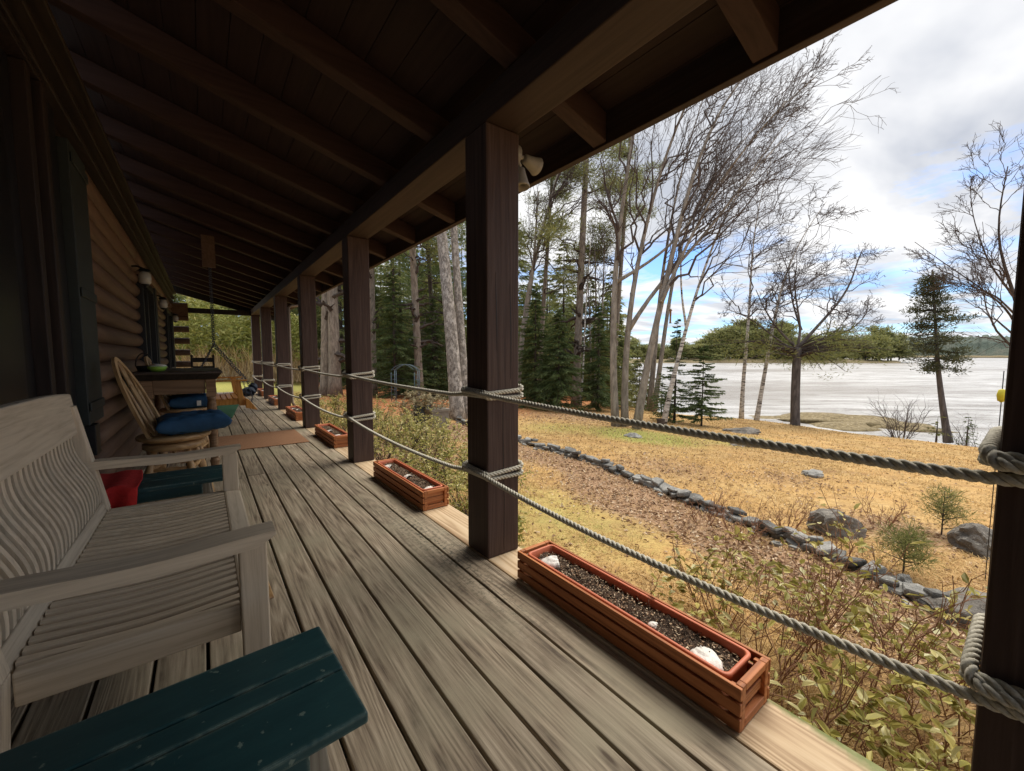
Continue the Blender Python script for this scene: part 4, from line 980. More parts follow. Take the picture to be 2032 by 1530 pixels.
# ------------------------------------------------------------------ bow-backed swivel stools
def stool():
    r = empty('bar_stool', (-0.18, 3.60, 0), '', 'stool')
    mb = MB(); mb.lathe([(0.0, 0.505), (0.17, 0.507), (0.198, 0.52), (0.203, 0.535), (0.195, 0.545), (0.0, 0.541)], (0, 0, 0), 36); mb.build('seat', M['pine_seat'], r, smooth=True)
    mb = MB(); mb.lathe([(0.0, 0.448), (0.15, 0.448), (0.172, 0.458), (0.172, 0.488), (0.15, 0.4945), (0.0, 0.4945)], (0.0, 0, 0), 32); mb.lathe([(0.08, 0.4945), (0.08, 0.5045)], (0, 0, 0), 16); mb.build('swivel_base', M['pine_seat'], r, smooth=True)
    prof = [(0.013, 0.0), (0.016, 0.06), (0.022, 0.12), (0.014, 0.14), (0.022, 0.16), (0.024, 0.30), (0.015, 0.36), (0.022, 0.38), (0.015, 0.40), (0.020, 0.52), (0.026, 0.66), (0.020, 0.78), (0.014, 0.82), (0.022, 0.84), (0.014, 0.86), (0.019, 1.0)]
    ft = []; tp = []
    for k in range(4):
        a = math.pi / 4 + k * math.pi / 2
        f_ = np.array([0.235 * math.cos(a), 0.235 * math.sin(a), 0.0]); t_ = np.array([0.125 * math.cos(a), 0.125 * math.sin(a), 0.4475]); ft.append(f_); tp.append(t_)
        mb = MB(); mb.lathe(prof, f_, 14, p1=t_); mb.build('leg', M['pine_wood'], r, smooth=True)
    for lvl in (0.32, 0.52, 0.72):
        for k in range(4):
            a = ft[k] + (tp[k] - ft[k]) * lvl; b = ft[(k + 1) % 4] + (tp[(k + 1) % 4] - ft[(k + 1) % 4]) * lvl
            mb = MB(); mb.lathe([(0.008, 0.0), (0.011, 0.2), (0.009, 0.3), (0.016, 0.36), (0.010, 0.42), (0.017, 0.5), (0.010, 0.58), (0.016, 0.64), (0.009, 0.7), (0.011, 0.8), (0.008, 1.0)], a, 10, p1=b); mb.build('stretcher', M['pine_wood'], r, smooth=True)
    # bow back leaning away to -x
    tt_ = np.linspace(0, math.pi, 28); H0 = 0.535
    def bp(w, h): return np.array([-0.085 - 0.20 * h / 0.52 , w, H0 + h])
    bow = [bp(-0.150 * math.cos(t) * (1 - 0.30 * (math.sin(t)) ** 4), 0.515 * math.sin(t) ** 0.8) for t in tt_]
    mb = MB(); P = np.array(bow)
    T = np.gradient(P, axis=0); T /= np.linalg.norm(T, axis=1, keepdims=True); nrm = np.array([0.93, 0, 0.36]); B_ = np.cross(T, nrm); B_ /= np.linalg.norm(B_, axis=1, keepdims=True)
    for i in range(len(P) - 1):
        c = [P[i] - B_[i] * 0.014 - nrm * 0.009, P[i] + B_[i] * 0.014 - nrm * 0.009, P[i] + B_[i] * 0.014 + nrm * 0.009, P[i] - B_[i] * 0.014 + nrm * 0.009]
        d = [P[i + 1] - B_[i + 1] * 0.014 - nrm * 0.009, P[i + 1] + B_[i + 1] * 0.014 - nrm * 0.009, P[i + 1] + B_[i + 1] * 0.014 + nrm * 0.009, P[i + 1] - B_[i + 1] * 0.014 + nrm * 0.009]
        mb.hexa(c, d)
    o = mb.build('back_bow', M['pine_wood'], r); w = o.modifiers.new('weld', 'WELD'); w.merge_threshold = 0.0005
    for w_ in (-0.075, 0.075):
        hh_ = 0.515 * math.sqrt(max(0.05, 1 - (w_ / 0.165) ** 2)) ** 0.8
        mb = MB(); mb.lathe([(0.007, 0), (0.010, 0.35), (0.009, 0.6), (0.006, 1.0)], bp(w_ * 0.85, 0.0), 10, p1=bp(w_, hh_ - 0.01)); mb.build('spindle', M['pine_wood'], r, smooth=True)
    mb = MB(); a = bp(0, 0.0); b = bp(0, 0.50)
    mb.hexa([a + np.array([0, -0.03, 0]), a + np.array([0.01, -0.03, 0]), a + np.array([0.01, 0.03, 0]), a + np.array([0, 0.03, 0])], [b + np.array([0, -0.022, 0]), b + np.array([0.01, -0.022, 0]), b + np.array([0.01, 0.022, 0]), b + np.array([0, 0.022, 0])])
    mb.build('back_splat', M['pine_wood'], r, bevel=0.002)
    return r
sa = stool(); sa.rotation_euler = (0, 0, -0.22)
sa['label'] = 'golden pine swivel stool with bow back, nearest, drawn up before the tall table'; sa['group'] = 'pine swivel stools at the tall table'
sb = copy_tree(sa); sb.location = (-0.17, 5.30, 0); sb['label'] = 'second pine swivel stool, pushed in under the tall table'
def cushion(loc, sz, rot, lab, seed):
    mb = MB(); nu, nv = 40, 40
    X_, Y_ = np.meshgrid(np.linspace(-1, 1, nu), np.linspace(-1, 1, nv), indexing='ij')
    prof = (1 - np.abs(X_) ** 4) ** 0.34 * (1 - np.abs(Y_) ** 4) ** 0.34
    pin = 1 - 0.10 * (1 - Y_ ** 2) * X_ ** 2; pin2 = 1 - 0.10 * (1 - X_ ** 2) * Y_ ** 2
    wr = 0.07 * np.sin(9 * X_ + 4 * np.sin(5 * Y_ + seed)) * np.sin(7 * Y_ + seed) + 0.05 * np.sin(17 * X_ + 9 * Y_)
    tuft = 0.35 * np.exp(-((X_ - 0.05) ** 2 + Y_ ** 2) / 0.05) + 0.16 * np.exp(-((X_ - 0.45) / 0.05) ** 2) * 0.6
    for s_ in (1, -1):
        Z_ = s_ * prof * (1 + wr - tuft) * sz[2]
        G = np.stack([X_ * pin * sz[0], Y_ * pin2 * sz[1], Z_], -1)
        mb.grid(G if s_ > 0 else G[::-1])
    o = mb.build('cushion', M['cloth_blue'], smooth=True); w = o.modifiers.new('weld', 'WELD'); w.merge_threshold = 0.0008
    o.location = loc; o.rotation_euler = rot; tag(o, lab, 'cushion', 'blue cushions on the pine stools'); return o
cushion((-0.075, 3.58, 0.618), (0.205, 0.19, 0.062), (0, -0.03, 0.08), 'puffy dark blue cushion on the nearest pine stool', 0.3)
c2 = cushion((-0.12, 5.30, 0.612), (0.19, 0.19, 0.066), (0, 0, 0.1), 'dark blue cushion with a white tag, on the stool under the table', 1.9)
mb = WB(); lt = on_y(390, 801, 5.10); mb.box(lt[0] - 0.017, lt[0] + 0.017, 5.095, 5.098, 0.575, 0.625); mb.build('care_tag', M['white'], c2)
bpy.context.view_layer.update()

# dark ladder-back chair and the porch swing
ch = empty('ladder_back_chair', (0.02, 9.8, 0), 'black ladder back chair seen beyond the tall table', 'chair')
for x in (-0.18, 0.16):
    mb = WB(); mb.lathe([(0.012, 0), (0.018, 0.2), (0.018, 1.03), (0.024, 1.06), (0.0, 1.09)], (x, 10.05, 0), 10); mb.build('back_post', M['darkwood'], ch, smooth=True)
    mb = WB(); mb.lathe([(0.012, 0), (0.02, 0.2), (0.016, 0.45)], (x, 9.65, 0), 10); mb.build('leg', M['darkwood'], ch, smooth=True)
for z, h in ((0.98, 0.085), (0.83, 0.055), (0.68, 0.055)):
    mb = WB(); mb.box(-0.165, 0.145, 10.04, 10.058, z - h / 2, z + h / 2); mb.build('back_slat', M['darkwood'], ch, bevel=0.004)
mb = WB(); mb.box(-0.195, 0.175, 9.63, 10.03, 0.43, 0.455); mb.build('seat', M['darkwood'], ch, bevel=0.008)

sw = empty('porch_swing', (0.25, 8.3, 0.3), 'orange stained wooden porch swing hanging on chains', 'swing')
mb = WB()
for k in range(7): xx = -0.02 + 0.075 * k; mb.box(xx, xx + 0.062, 7.70, 8.90, 0.372 + 0.004 * abs(k - 3), 0.390 + 0.004 * abs(k - 3))
mb.build('seat_slats', M['swing'], sw, bevel=0.003)
mb = WB()
for y in (7.70, 8.28, 8.86): mb.box(-0.04, 0.51, y, y + 0.04, 0.30, 0.3715)
mb.build('seat_frame', M['swing'], sw, bevel=0.003)
mb = WB()
for k in range(13): 
    y = 7.74 + 0.09 * k; mb.hexa([(-0.06, y, 0.40), (-0.04, y, 0.40), (-0.04, y + 0.06, 0.40), (-0.06, y + 0.06, 0.40)], [(-0.17, y, 0.86), (-0.15, y, 0.86), (-0.15, y + 0.06, 0.86), (-0.17, y + 0.06, 0.86)])
mb.build('back_slats', M['swing'], sw, bevel=0.003)
for y in (7.70, 8.86):
    mb = WB(); mb.box(-0.13, 0.54, y - 0.03, y + 0.05, 0.665, 0.69); mb.build('armrest', M['swing'], sw, bevel=0.008)
    mb = WB(); mb.hexa([(0.42, y - 0.01, 0.28), (0.50, y - 0.01, 0.28), (0.50, y + 0.035, 0.28), (0.42, y + 0.035, 0.28)], [(0.37, y - 0.01, 0.664), (0.45, y - 0.01, 0.664), (0.45, y + 0.035, 0.664), (0.37, y + 0.035, 0.664)]); mb.build('arm_post', M['swing'], sw, bevel=0.004)
mb = WB()
for k in range(12): y = 7.76 + 0.092 * k; mb.box(0.512, 0.528, y, y + 0.07, 0.25, 0.37)
mb.build('front_apron', M['swing'], sw, bevel=0.003)
mb = WB()
mb.hexa([(0.50, 7.60, 0.25), (0.66, 7.60, 0.20), (0.66, 7.68, 0.20), (0.50, 7.68, 0.25)], [(0.50, 7.60, 0.40), (0.55, 7.60, 0.37), (0.55, 7.68, 0.37), (0.50, 7.68, 0.40)]); mb.build('front_bracket', M['swing'], sw, bevel=0.004)
def chain(pts):
    mb = WB(); P, s = resample(np.array(pts, float), 0.030)
    for i in range(len(P) - 1):
        t = (P[i + 1] - P[i]); t /= np.linalg.norm(t); a = np.cross(t, [0.3, 1, 0.1] if i % 2 else [1, -0.2, 0.1]); a /= np.linalg.norm(a)
        c = (P[i] + P[i + 1]) / 2; th = np.linspace(0, 2 * math.pi, 9)
        ring = c + 0.022 * np.cos(th)[:, None] * t + 0.012 * np.sin(th)[:, None] * a
        mb.tube(ring, 0.0042, 4)
    mb.build('chain', M['chain'], sw, smooth=True)
for y in (7.72, 8.88):
    sp = (0.145, y, 1.245); chain([(0.15, y, ru(0.15) - 0.01), sp]); chain([sp, (0.535, y, 0.69), (0.60, y - 0.05, 0.40), (0.58, y, 0.30)]); chain([sp, (-0.12, y, 0.70), (-0.06, y, 0.33)])
bl = WB(); bl.box(0.045, 0.19, 6.84, 6.87, 2.24, ru(0.19) - 0.002)
o = bl.build('hanging_board', M['log'], cab, bevel=0.004); o['label'] = 'short reddish board hanging down from a rafter'
# mats
mb = MB(); mb.box(-0.675, 0.675, -0.52, 0.52, 0.0015, 0.009); o = mb.build('door_mat', M['mat_brown'], bevel=0.003); o.location = (0.33, 6.02, 0.0); tag(o, 'brown woven runner mat laid across the deck boards', 'mat')
mb = MB(); mb.box(-0.38, 0.30, -1.2, 1.2, 0.0015, 0.014); o = mb.build('door_mat', M['green_mat'], bevel=0.003); o.location = (0.17, 9.6, 0.0); o.rotation_euler = (0, 0, -0.1); tag(o, 'green carpet mat under the porch swing', 'mat')
mb = MB(); blob(mb, (0, 0, 0.10), (0.16, 0.36, 0.12), 77, 30, 16, 0.2); blob(mb, (0.12, 0.1, 0.2), (0.10, 0.14, 0.10), 78, 20, 12, 0.2)
o = mb.build('cloth_bundle', M['cloth_dark'], smooth=True); o.location = (0.93, 13.0, 0.0); tag(o, 'dark blue bundle lying at the foot of the last posts', 'bundle')
# snapped sliver of pale wood beside the bench leg
mb = MB(); mb.hexa([(0, 0, 0.002), (0.034, 0.01, 0.002), (0.030, 0.20, 0.002), (0.012, 0.21, 0.002)], [(0.002, 0.004, 0.010), (0.030, 0.012, 0.012), (0.026, 0.196, 0.008), (0.014, 0.2, 0.008)])
o = mb.build('wood_chip', M['pine_wood'], bevel=0.002); q = on_z(533, 1188, 0.0); o.location = (q[0] - 0.012, q[1] - 0.02, 0.0); tag(o, 'pale sliver of wood on the deck beside the bench leg', 'wood chip')
# ------------------------------------------------------------------ trees
WIND = R_ * 1.0
def smooth_path(P, n_):
    P = np.asarray(P, float); d = np.r_[0, np.cumsum(np.linalg.norm(np.diff(P, axis=0), axis=1))]
    s = np.linspace(0, d[-1], n_); Q = np.stack([np.interp(s, d, P[:, k]) for k in range(3)], -1)
    for _ in range(3):
        Q[1:-1] = (Q[:-2] + 2 * Q[1:-1] + Q[2:]) / 4
    return Q
def grow(P, Rd, cnt, lf, spread, up, wind, q, t0=0.25, t1=1.0, n_=7, rmin=0.004, jit=0.05, rf=0.6, lmax=9.0):
    """cnt branches on the paths P (B,n,3)"""
    B, n0, _ = P.shape
    bi = np.repeat(np.arange(B), cnt); t = q.uniform(t0, t1, len(bi)); f = t * (n0 - 1); i = np.minimum(f.astype(int), n0 - 2); w = (f - i)[:, None]
    st = P[bi, i] * (1 - w) + P[bi, i + 1] * w; tg = P[bi, i + 1] - P[bi, i]; tg /= np.linalg.norm(tg, axis=1, keepdims=True) + 1e-9
    rs = (Rd[bi, i] * (1 - w[:, 0]) + Rd[bi, i + 1] * w[:, 0]) * rf
    L0 = np.linalg.norm(P[:, 1:] - P[:, :-1], axis=2).sum(1)[bi]
    L_ = np.minimum(L0 * lf * (1.15 - t * 0.75) * q.uniform(0.55, 1.25, len(bi)), lmax)
    pr = q.standard_normal((len(bi), 3)); pr -= tg * (pr * tg).sum(1, keepdims=True); pr /= np.linalg.norm(pr, axis=1, keepdims=True)
    sp = spread * q.uniform(0.6, 1.3, len(bi))[:, None]
    d = tg * np.cos(sp) + pr * np.sin(sp) + wind * WIND; d /= np.linalg.norm(d, axis=1, keepdims=True)
    s = np.linspace(0, 1, n_)
    bend = np.zeros((len(bi), 3)); bend[:, 2] = up; bend += wind * WIND * 0.6 + q.standard_normal((len(bi), 3)) * 0.15
    Q = st[:, None, :] + (d[:, None, :] * s[None, :, None] + bend[:, None, :] * (s ** 2)[None, :, None]) * L_[:, None, None]
    Q[:, 1:] += q.standard_normal((len(bi), n_ - 1, 3)) * (jit * L_[:, None, None]) * 0.62
    R2 = np.maximum(rs[:, None] * (1 - s[None, :] * 0.85), rmin * (1 - 0.35 * s[None, :]))
    return Q, R2
def base_root(name, p, label, cat, group):
    p = np.array(p, float); return empty(name, (float(p[0]), float(p[1]), float(p[2])), label, cat, group)
def bare_tree(name, label, stems, barkm='bark_grey', twigm='twig', n1=12, n2=6, n3=5, lf=0.42, spread=0.55, up=0.25, wind=0.25, t0=0.35, seed=1, group=None, rmin=0.005, trunk_sides=10, cat='tree', lmax=6.0, flare=0.25, skip=0):
    q = np.random.default_rng(seed)
    u0, v0 = stems[0][0][0]; b = on_ground(u0, v0) if stems[0][1] is None else at(u0, v0, stems[0][1])
    D0 = float(np.dot(b - EYE, F_))
    root = base_root(name, b, label, cat, group)
    tr = WB(); Ps = []; Rs = []
    for px, D, r0, r1 in stems:
        pts = [at(u, v, (D or D0) + (0 if len(px_) < 3 else px_[2])) if True else None for px_ in px for (u, v) in [px_[:2]]]
        pts = np.array(pts)
        if px is stems[0][0] or px[0][1] > 800: pts[0][2] -= 0.12
        Q = smooth_path(pts, 18); s = np.linspace(0, 1, 18)
        Rr = r1 + (r0 - r1) * (1 - s) ** 1.35 + r0 * flare * np.exp(-s * 22)
        tr.tubes(Q[None], Rr[None], trunk_sides); Ps.append(Q); Rs.append(Rr)
    tr.build('trunk', M[barkm], root, smooth=True)
    P = np.array(Ps); Rr = np.array(Rs)
    cr = WB()
    if n1:
        P1, R1 = grow(P[skip:], Rr[skip:], n1, lf, spread, up, wind, q, t0=t0, t1=0.97, rmin=rmin * 1.6, n_=9, lmax=lmax); cr.tubes(P1, R1, 5, cap=False)
        if n2:
            P2, R2 = grow(P1, R1, n2, 0.5, spread * 1.0, up * 0.6, wind * 0.7, q, rmin=rmin * 1.2, t0=0.2, n_=6); cr.tubes(P2, R2, 4, cap=False)
            if n3:
                P3, R3 = grow(P2, R2, n3, 0.55, spread * 1.1, up * 0.4, wind * 0.4, q, rmin=rmin, t0=0.15, n_=4, jit=0.08); cr.tubes(P3, R3, 3, cap=False)
        cr.build('crown', M[twigm], root)
    return root, P, Rr

def sprays(mb, P, D, L_, W_, q, droop=0.0):
    """little rhombic needle sprays at points P pointing along D"""
    n_ = len(P); D = D / (np.linalg.norm(D, axis=1, keepdims=True) + 1e-9)
    s = np.cross(D, q.standard_normal((n_, 3))); s /= np.linalg.norm(s, axis=1, keepdims=True) + 1e-9
    L_ = np.broadcast_to(L_, n_)[:, None]; W_ = np.broadcast_to(W_, n_)[:, None]
    tip = P + D * L_; tip[:, 2] -= droop * L_[:, 0]
    mid = P + D * L_ * 0.45
    V = np.stack([P, mid + s * W_, tip, mid - s * W_], 1).reshape(-1, 3)
    Q = np.arange(n_ * 4).reshape(n_, 4); mb.add(V, Q)
def spruce_parts(H, Rb, q, per=6, npts=9, k=3, bottom=0.04, step=0.34, droop=0.25, sl=0.16, sw_=0.022, gap=0.0, shape=0.9, crooked=0.0):
    tr = MB(); n_ = 12; z = np.linspace(-0.15, H, n_); P = np.stack([crooked * np.sin(z * 0.9), crooked * np.cos(z * 0.7) - crooked, z], -1)
    r0 = max(0.03, H * 0.013); tr.tubes(P[None], (r0 * (1 - z / H * 0.93))[None], 8)
    fo = MB(); zs = np.arange(H * bottom, H * 0.985, step * max(0.35, H / 9))
    S = []; E = []
    for z0 in zs:
        rad = Rb * (1 - z0 / H) ** shape * (0.95 if z0 > H * 0.12 else 0.8)
        for j in range(per):
            if q.random() < gap: continue
            a = q.uniform(0, 2 * math.pi); L_ = rad * q.uniform(0.65, 1.2) + 0.08
            zz = z0 + q.uniform(-0.5, 0.5) * step * 0.8
            c = np.array([crooked * math.sin(zz * 0.9), crooked * math.cos(zz * 0.7) - crooked, min(zz, H * 0.99)])
            S.append(c); E.append(np.array([math.cos(a) * L_, math.sin(a) * L_, L_ * q.uniform(0.0, 0.18) * (1 if z0 > H * 0.6 else 0.3)]))
    S = np.array(S); E = np.array(E); B = len(S); s = np.linspace(0, 1, 6)
    Pb = S[:, None, :] + E[:, None, :] * s[None, :, None]; Ln = np.linalg.norm(E, axis=1)
    Pb[:, :, 2] -= droop * Ln[:, None] * (s ** 2)[None] * 1.0; Pb[:, :, 2] += 0.10 * Ln[:, None] * (s ** 4)[None]
    tr.tubes(Pb, np.maximum(0.004, 0.012 * Ln[:, None] * (1 - s[None] * 0.8)), 4, cap=False)
    nn = npts * k; t = q.uniform(0.12, 1.0, (B, nn)); f = t * 5; i = np.minimum(f.astype(int), 4); w = (f - i)[..., None]; bi = np.arange(B)[:, None]
    pt = (Pb[bi, i] * (1 - w) + Pb[bi, i + 1] * w).reshape(-1, 3)
    ed = np.repeat(E / Ln[:, None], nn, 0); side = np.cross(ed, [0, 0, 1.0]); side /= np.linalg.norm(side, axis=1, keepdims=True) + 1e-9
    sg = q.choice([-1.0, 1.0], len(pt))[:, None] * q.uniform(0.3, 1.1, len(pt))[:, None]
    d = ed * 0.8 + side * sg + q.standard_normal((len(pt), 3)) * 0.22; d[:, 2] -= 0.18
    Lr = np.repeat(Ln, nn); ls = sl * (0.6 + 0.5 * (1 - t.reshape(-1))) * np.clip(Lr / 0.7, 0.5, 1.5) * q.uniform(0.7, 1.3, len(pt))
    sprays(fo, pt, d, ls, sw_ * q.uniform(0.7, 1.3, len(pt)), q, 0.25)
    return tr, fo
def make_spruce(name, label, loc, H, Rb, seed, group, fol='spruce', barkm='bark_dark', **kw):
    q = np.random.default_rng(seed); r = base_root(name, loc, label, 'tree', group)
    tr, fo = spruce_parts(H, Rb, q, **kw); tr.build('trunk', M[barkm], r, smooth=True); fo.build('crown', M[fol], r); return r

def tuft_cloud(fo, C, rad, n_, q, ln, wd, flat=0.45):
    """needle clusters round the centres C"""
    C = np.asarray(C, float); m_ = len(C)
    o = q.standard_normal((m_ * n_, 3)) * np.array([1, 1, flat]); P = np.repeat(C, n_, 0) + o * np.repeat(np.broadcast_to(rad, m_), n_)[:, None] * 0.5
    d = o * 0.6 + q.standard_normal((m_ * n_, 3)) * 0.6 + np.array([0, 0, 0.45]); sprays(fo, P, d, ln * q.uniform(0.6, 1.3, len(P)), wd, q)
def pine_tree(name, label, stems, limbs, seed, group, barkm='bark_pine', fol='pine', tuft=0.5, nt=40, ln=0.24, wd=0.015, up=0.12, L0=2.6, t0=0.5, wind=0.15, r_limb=0.035, n2=5, dead=0, flat=0.4):
    q = np.random.default_rng(seed)
    root, P, Rr = bare_tree(name, label, stems, barkm=barkm, n1=0, seed=seed, group=group)
    fo = WB(); cr = WB(); B = len(P); bi = np.repeat(np.arange(B), limbs); t = q.uniform(t0, 0.99, len(bi)); f = t * 17; i = np.minimum(f.astype(int), 16)
    st = P[bi, i]; a = q.uniform(0, 2 * math.pi, len(bi)); L_ = L0 * (1.15 - 0.8 * (t - t0) / (1 - t0)) * q.uniform(0.5, 1.2, len(bi))
    E = np.stack([np.cos(a), np.sin(a), np.full(len(a), up)], -1) + wind * WIND; s = np.linspace(0, 1, 7)
    Q = st[:, None] + E[:, None] * (s[None, :, None] * L_[:, None, None]); Q[:, :, 2] += 0.18 * L_[:, None] * (s ** 2)[None]; Q[:, 1:] += q.standard_normal((len(bi), 6, 3)) * 0.04 * L_[:, None, None]
    cr.tubes(Q, np.maximum(0.008, r_limb * (1 - 0.8 * s[None])) * np.ones((len(bi), 1)), 5, cap=False)
    P2, R2 = grow(Q, np.full(Q.shape[:2], r_limb * 0.5), n2, 0.45, 0.8, 0.15, 0.05, q, rmin=0.006, t0=0.35, n_=4); cr.tubes(P2, R2, 3, cap=False)
    C = np.concatenate([P2[:, -1], P2[:, 2], Q[:, -1], Q[:, 5]]); tuft_cloud(fo, C, tuft, nt, q, ln, wd, flat)
    if dead:
        P3, R3 = grow(P, Rr, dead, 0.10, 1.35, -0.1, 0.0, q, t0=0.12, t1=t0, rmin=0.006, n_=5); cr.tubes(P3, R3, 4, cap=False)
        P4, R4 = grow(P3, R3, 3, 0.5, 0.8, 0, 0, q, rmin=0.005, n_=3); cr.tubes(P4, R4, 3, cap=False)
    cr.build('limbs', M['bark_dark'], root); fo.build('crown', M[fol], root)
    return root

GB = 'bare trees on the lawn edge above the bay'
# the many stemmed leaning maple in the middle
bare_tree('maple_tree', 'large bare many stemmed tree leaning right from the middle of the lawn edge',
    [([(1222, 846), (1216, 740), (1217, 600), (1226, 470), (1246, 330), (1272, 180, 0.6), (1300, 60, 0.8)], None, .125, .03),
     ([(1240, 846), (1238, 760), (1250, 600), (1276, 470), (1312, 330), (1370, 180, -.4), (1440, 50, -.8)], 12.9, .12, .022),
     ([(1262, 850), (1280, 740), (1312, 600), (1344, 460), (1378, 330), (1436, 200, .5), (1510, 110, 1.0)], 12.5, .13, .022),
     ([(1244, 660), (1300, 570), (1370, 500), (1450, 400), (1520, 300, 1), (1585, 210, 1.5)], 12.9, .07, .012),
     ([(1222, 560), (1262, 538), (1330, 490), (1400, 400), (1480, 290, -1), (1560, 200, -1.6)], 12.9, .055, .012),
     ([(1312, 600), (1370, 470), (1450, 330), (1530, 230, -.6), (1620, 150, -1.2)], 12.4, .06, .010)],
    n1=17, n2=7, n3=5, lf=0.34, spread=0.58, up=0.20, wind=0.15, t0=0.32, lmax=3.2, seed=21, group=GB)
bare_tree('maple_tree', 'tall bare tree with two straight stems just right of the many stemmed clump',
    [([(1288, 816), (1300, 690), (1312, 560), (1332, 430), (1362, 300), (1400, 180)], None, .15, .02),
     ([(1297, 818), (1316, 680), (1336, 540), (1372, 420), (1430, 330, 1), (1510, 240, 2)], 20.2, .13, .02)], n1=12, n2=7, n3=4, lf=0.36, spread=0.48, up=0.2, wind=0.2, t0=0.4, seed=22, group=GB, rmin=0.008)
bare_tree('birch_tree', 'leaning white birch whose foot stands by the dark stump',
    [([(1316, 842), (1332, 760), (1352, 690), (1372, 610), (1402, 520), (1440, 420), (1500, 330, -.5), (1570, 260, -1)], None, .095, .012),
     ([(1362, 650), (1352, 590), (1350, 500), (1372, 400), (1420, 310)], 14.4, .04, .008)], barkm='birch', n1=12, n2=6, n3=5, lf=0.42, spread=0.55, up=0.1, wind=0.30, t0=0.35, seed=23, group=GB)
bare_tree('birch_tree', 'straight white birch, left one of the pair before the open water',
    [([(1471, 834), (1474, 760), (1482, 680), (1488, 600), (1492, 500), (1506, 400), (1530, 320)], 18.8, .10, .012)], barkm='birch', n1=20, n2=6, n3=5, lf=0.30, spread=0.9, up=0.15, wind=0.22, t0=0.38, seed=24, group=GB, rmin=0.008)
bare_tree('birch_tree', 'slightly leaning white birch, right one of the pair before the open water',
    [([(1500, 838), (1514, 760), (1526, 690), (1537, 630), (1552, 560), (1590, 470), (1640, 400, .5)], 18.0, .10, .012)], barkm='birch', n1=16, n2=6, n3=5, lf=0.32, spread=0.8, up=0.15, wind=0.3, t0=0.4, seed=25, group=GB, rmin=0.008)
# gnarled tree with the level green pine boughs behind it
rt, P, Rr = bare_tree('gnarled_tree', 'gnarled bare tree with upturned forked limbs, standing alone before the water',
    [([(1578, 848), (1578, 790), (1580, 730), (1583, 690)], 16.9, .175, .15),
     ([(1580, 700), (1590, 655), (1582, 610), (1575, 560), (1584, 520), (1578, 490)], 16.9, .06, .012),
     ([(1582, 692), (1620, 650), (1665, 600), (1690, 560), (1700, 520), (1712, 495)], 16.9, .075, .022),
     ([(1580, 690), (1540, 650), (1515, 610), (1500, 575)], 16.9, .06, .015),
     ([(1582, 696), (1630, 672), (1690, 655), (1725, 620), (1722, 590)], 16.9, .06, .012),
     ([(1580, 700), (1530, 664), (1490, 632), (1440, 612)], 16.9, .05, .012),
     ([(1590, 655), (1572, 600, .4), (1566, 540, .8), (1540, 480, 1)], 16.9, .045, .012)],
    barkm='bark_mid', n1=13, n2=7, n3=5, lf=0.36, spread=0.9, up=0.14, wind=0.08, t0=0.25, skip=1, lmax=2.2, seed=26, group=GB, rmin=0.006)
q = np.random.default_rng(31); fo = WB(); cr = WB()
lm = []
for (u, v, du, n_) in [(1500, 722, 60, 5), (1430, 690, 50, 6), (1520, 680, 50, 6), (1640, 722, 50, 7), (1700, 690, 55, 9), (1650, 672, 50, 6), (1740, 680, 45, 6)]:
    for _ in range(n_):
        e = at(u + q.uniform(-du, du), v + q.uniform(-16, 18), 16.9 + q.uniform(-1.6, 1.6)); s0 = at(1581, q.uniform(690, 712), 16.9)
        s = np.linspace(0, 1, 7); Q = s0 + (e - s0) * s[:, None]; Q[:, 2] += 0.22 * np.sin(s * math.pi); lm.append(Q)
lm = np.array(lm); cr.tubes(lm, np.linspace(0.035, 0.008, 7)[None].repeat(len(lm), 0), 4, cap=False)
C = (lm[:, 4:] + q.standard_normal((len(lm), 3, 3)) * 0.14).reshape(-1, 3); tuft_cloud(fo, C, 0.42, 40, q, 0.16, 0.013, 0.5)
cr.build('limbs', M['bark_dark'], rt); fo.build('needles', M['pine'], rt)
# conifer with a clear trunk near the right post
q = np.random.default_rng(33)
rt, P, Rr = bare_tree('spruce_tree', 'ragged dark conifer with a long bare lower trunk, near the right hand post',
    [([(1882, 872), (1868, 790), (1860, 720), (1857, 650), (1853, 590), (1850, 536)], 16.0, .125, .03)], barkm='bark_mid', n1=0, seed=33, group=GB)
fo = WB(); cr = WB(); lm = []
tm = q.uniform(0.6, 1.25, 12)
for kk in range(60):
    t = 0.44 + 0.55 * ((kk // 5) + q.uniform(-0.15, 0.3)) / 12; t = min(0.99, t); f = t * 17; i = int(f); c = P[0][i] * (1 - f + i) + P[0][min(i + 1, 17)] * (f - i)
    tau = (t - 0.44) / 0.56; prof = (1.45 * (1 - tau) ** 1.05 * min(1.0, 0.42 + 1.9 * tau) + 0.10) * tm[kk // 5]; a = q.uniform(0, 2 * math.pi); L_ = prof * q.uniform(0.5, 1.1)
    s = np.linspace(0, 1, 6); Q = c + np.array([math.cos(a), math.sin(a), -0.12 + 0.45 * tau + q.uniform(-.12, .12)])[None] * (s * L_)[:, None]; Q[:, 2] += -0.22 * L_ * s ** 1.5 + 0.15 * L_ * s ** 4; lm.append(Q)
lm = np.array(lm); cr.tubes(lm, np.linspace(0.03, 0.008, 6)[None].repeat(len(lm), 0), 4, cap=False)
C = (lm[:, 2:] + q.standard_normal((len(lm), 4, 3)) * 0.05).reshape(-1, 3); C = np.repeat((lm[:, 3:] + q.standard_normal((len(lm), 3, 3)) * 0.06).reshape(-1, 3), 1, 0); tuft_cloud(fo, C, 0.27, 50, q, 0.14, 0.016, 0.45)
cr.build('limbs', M['bark_dark'], rt); fo.build('crown', M['ragged'], rt)
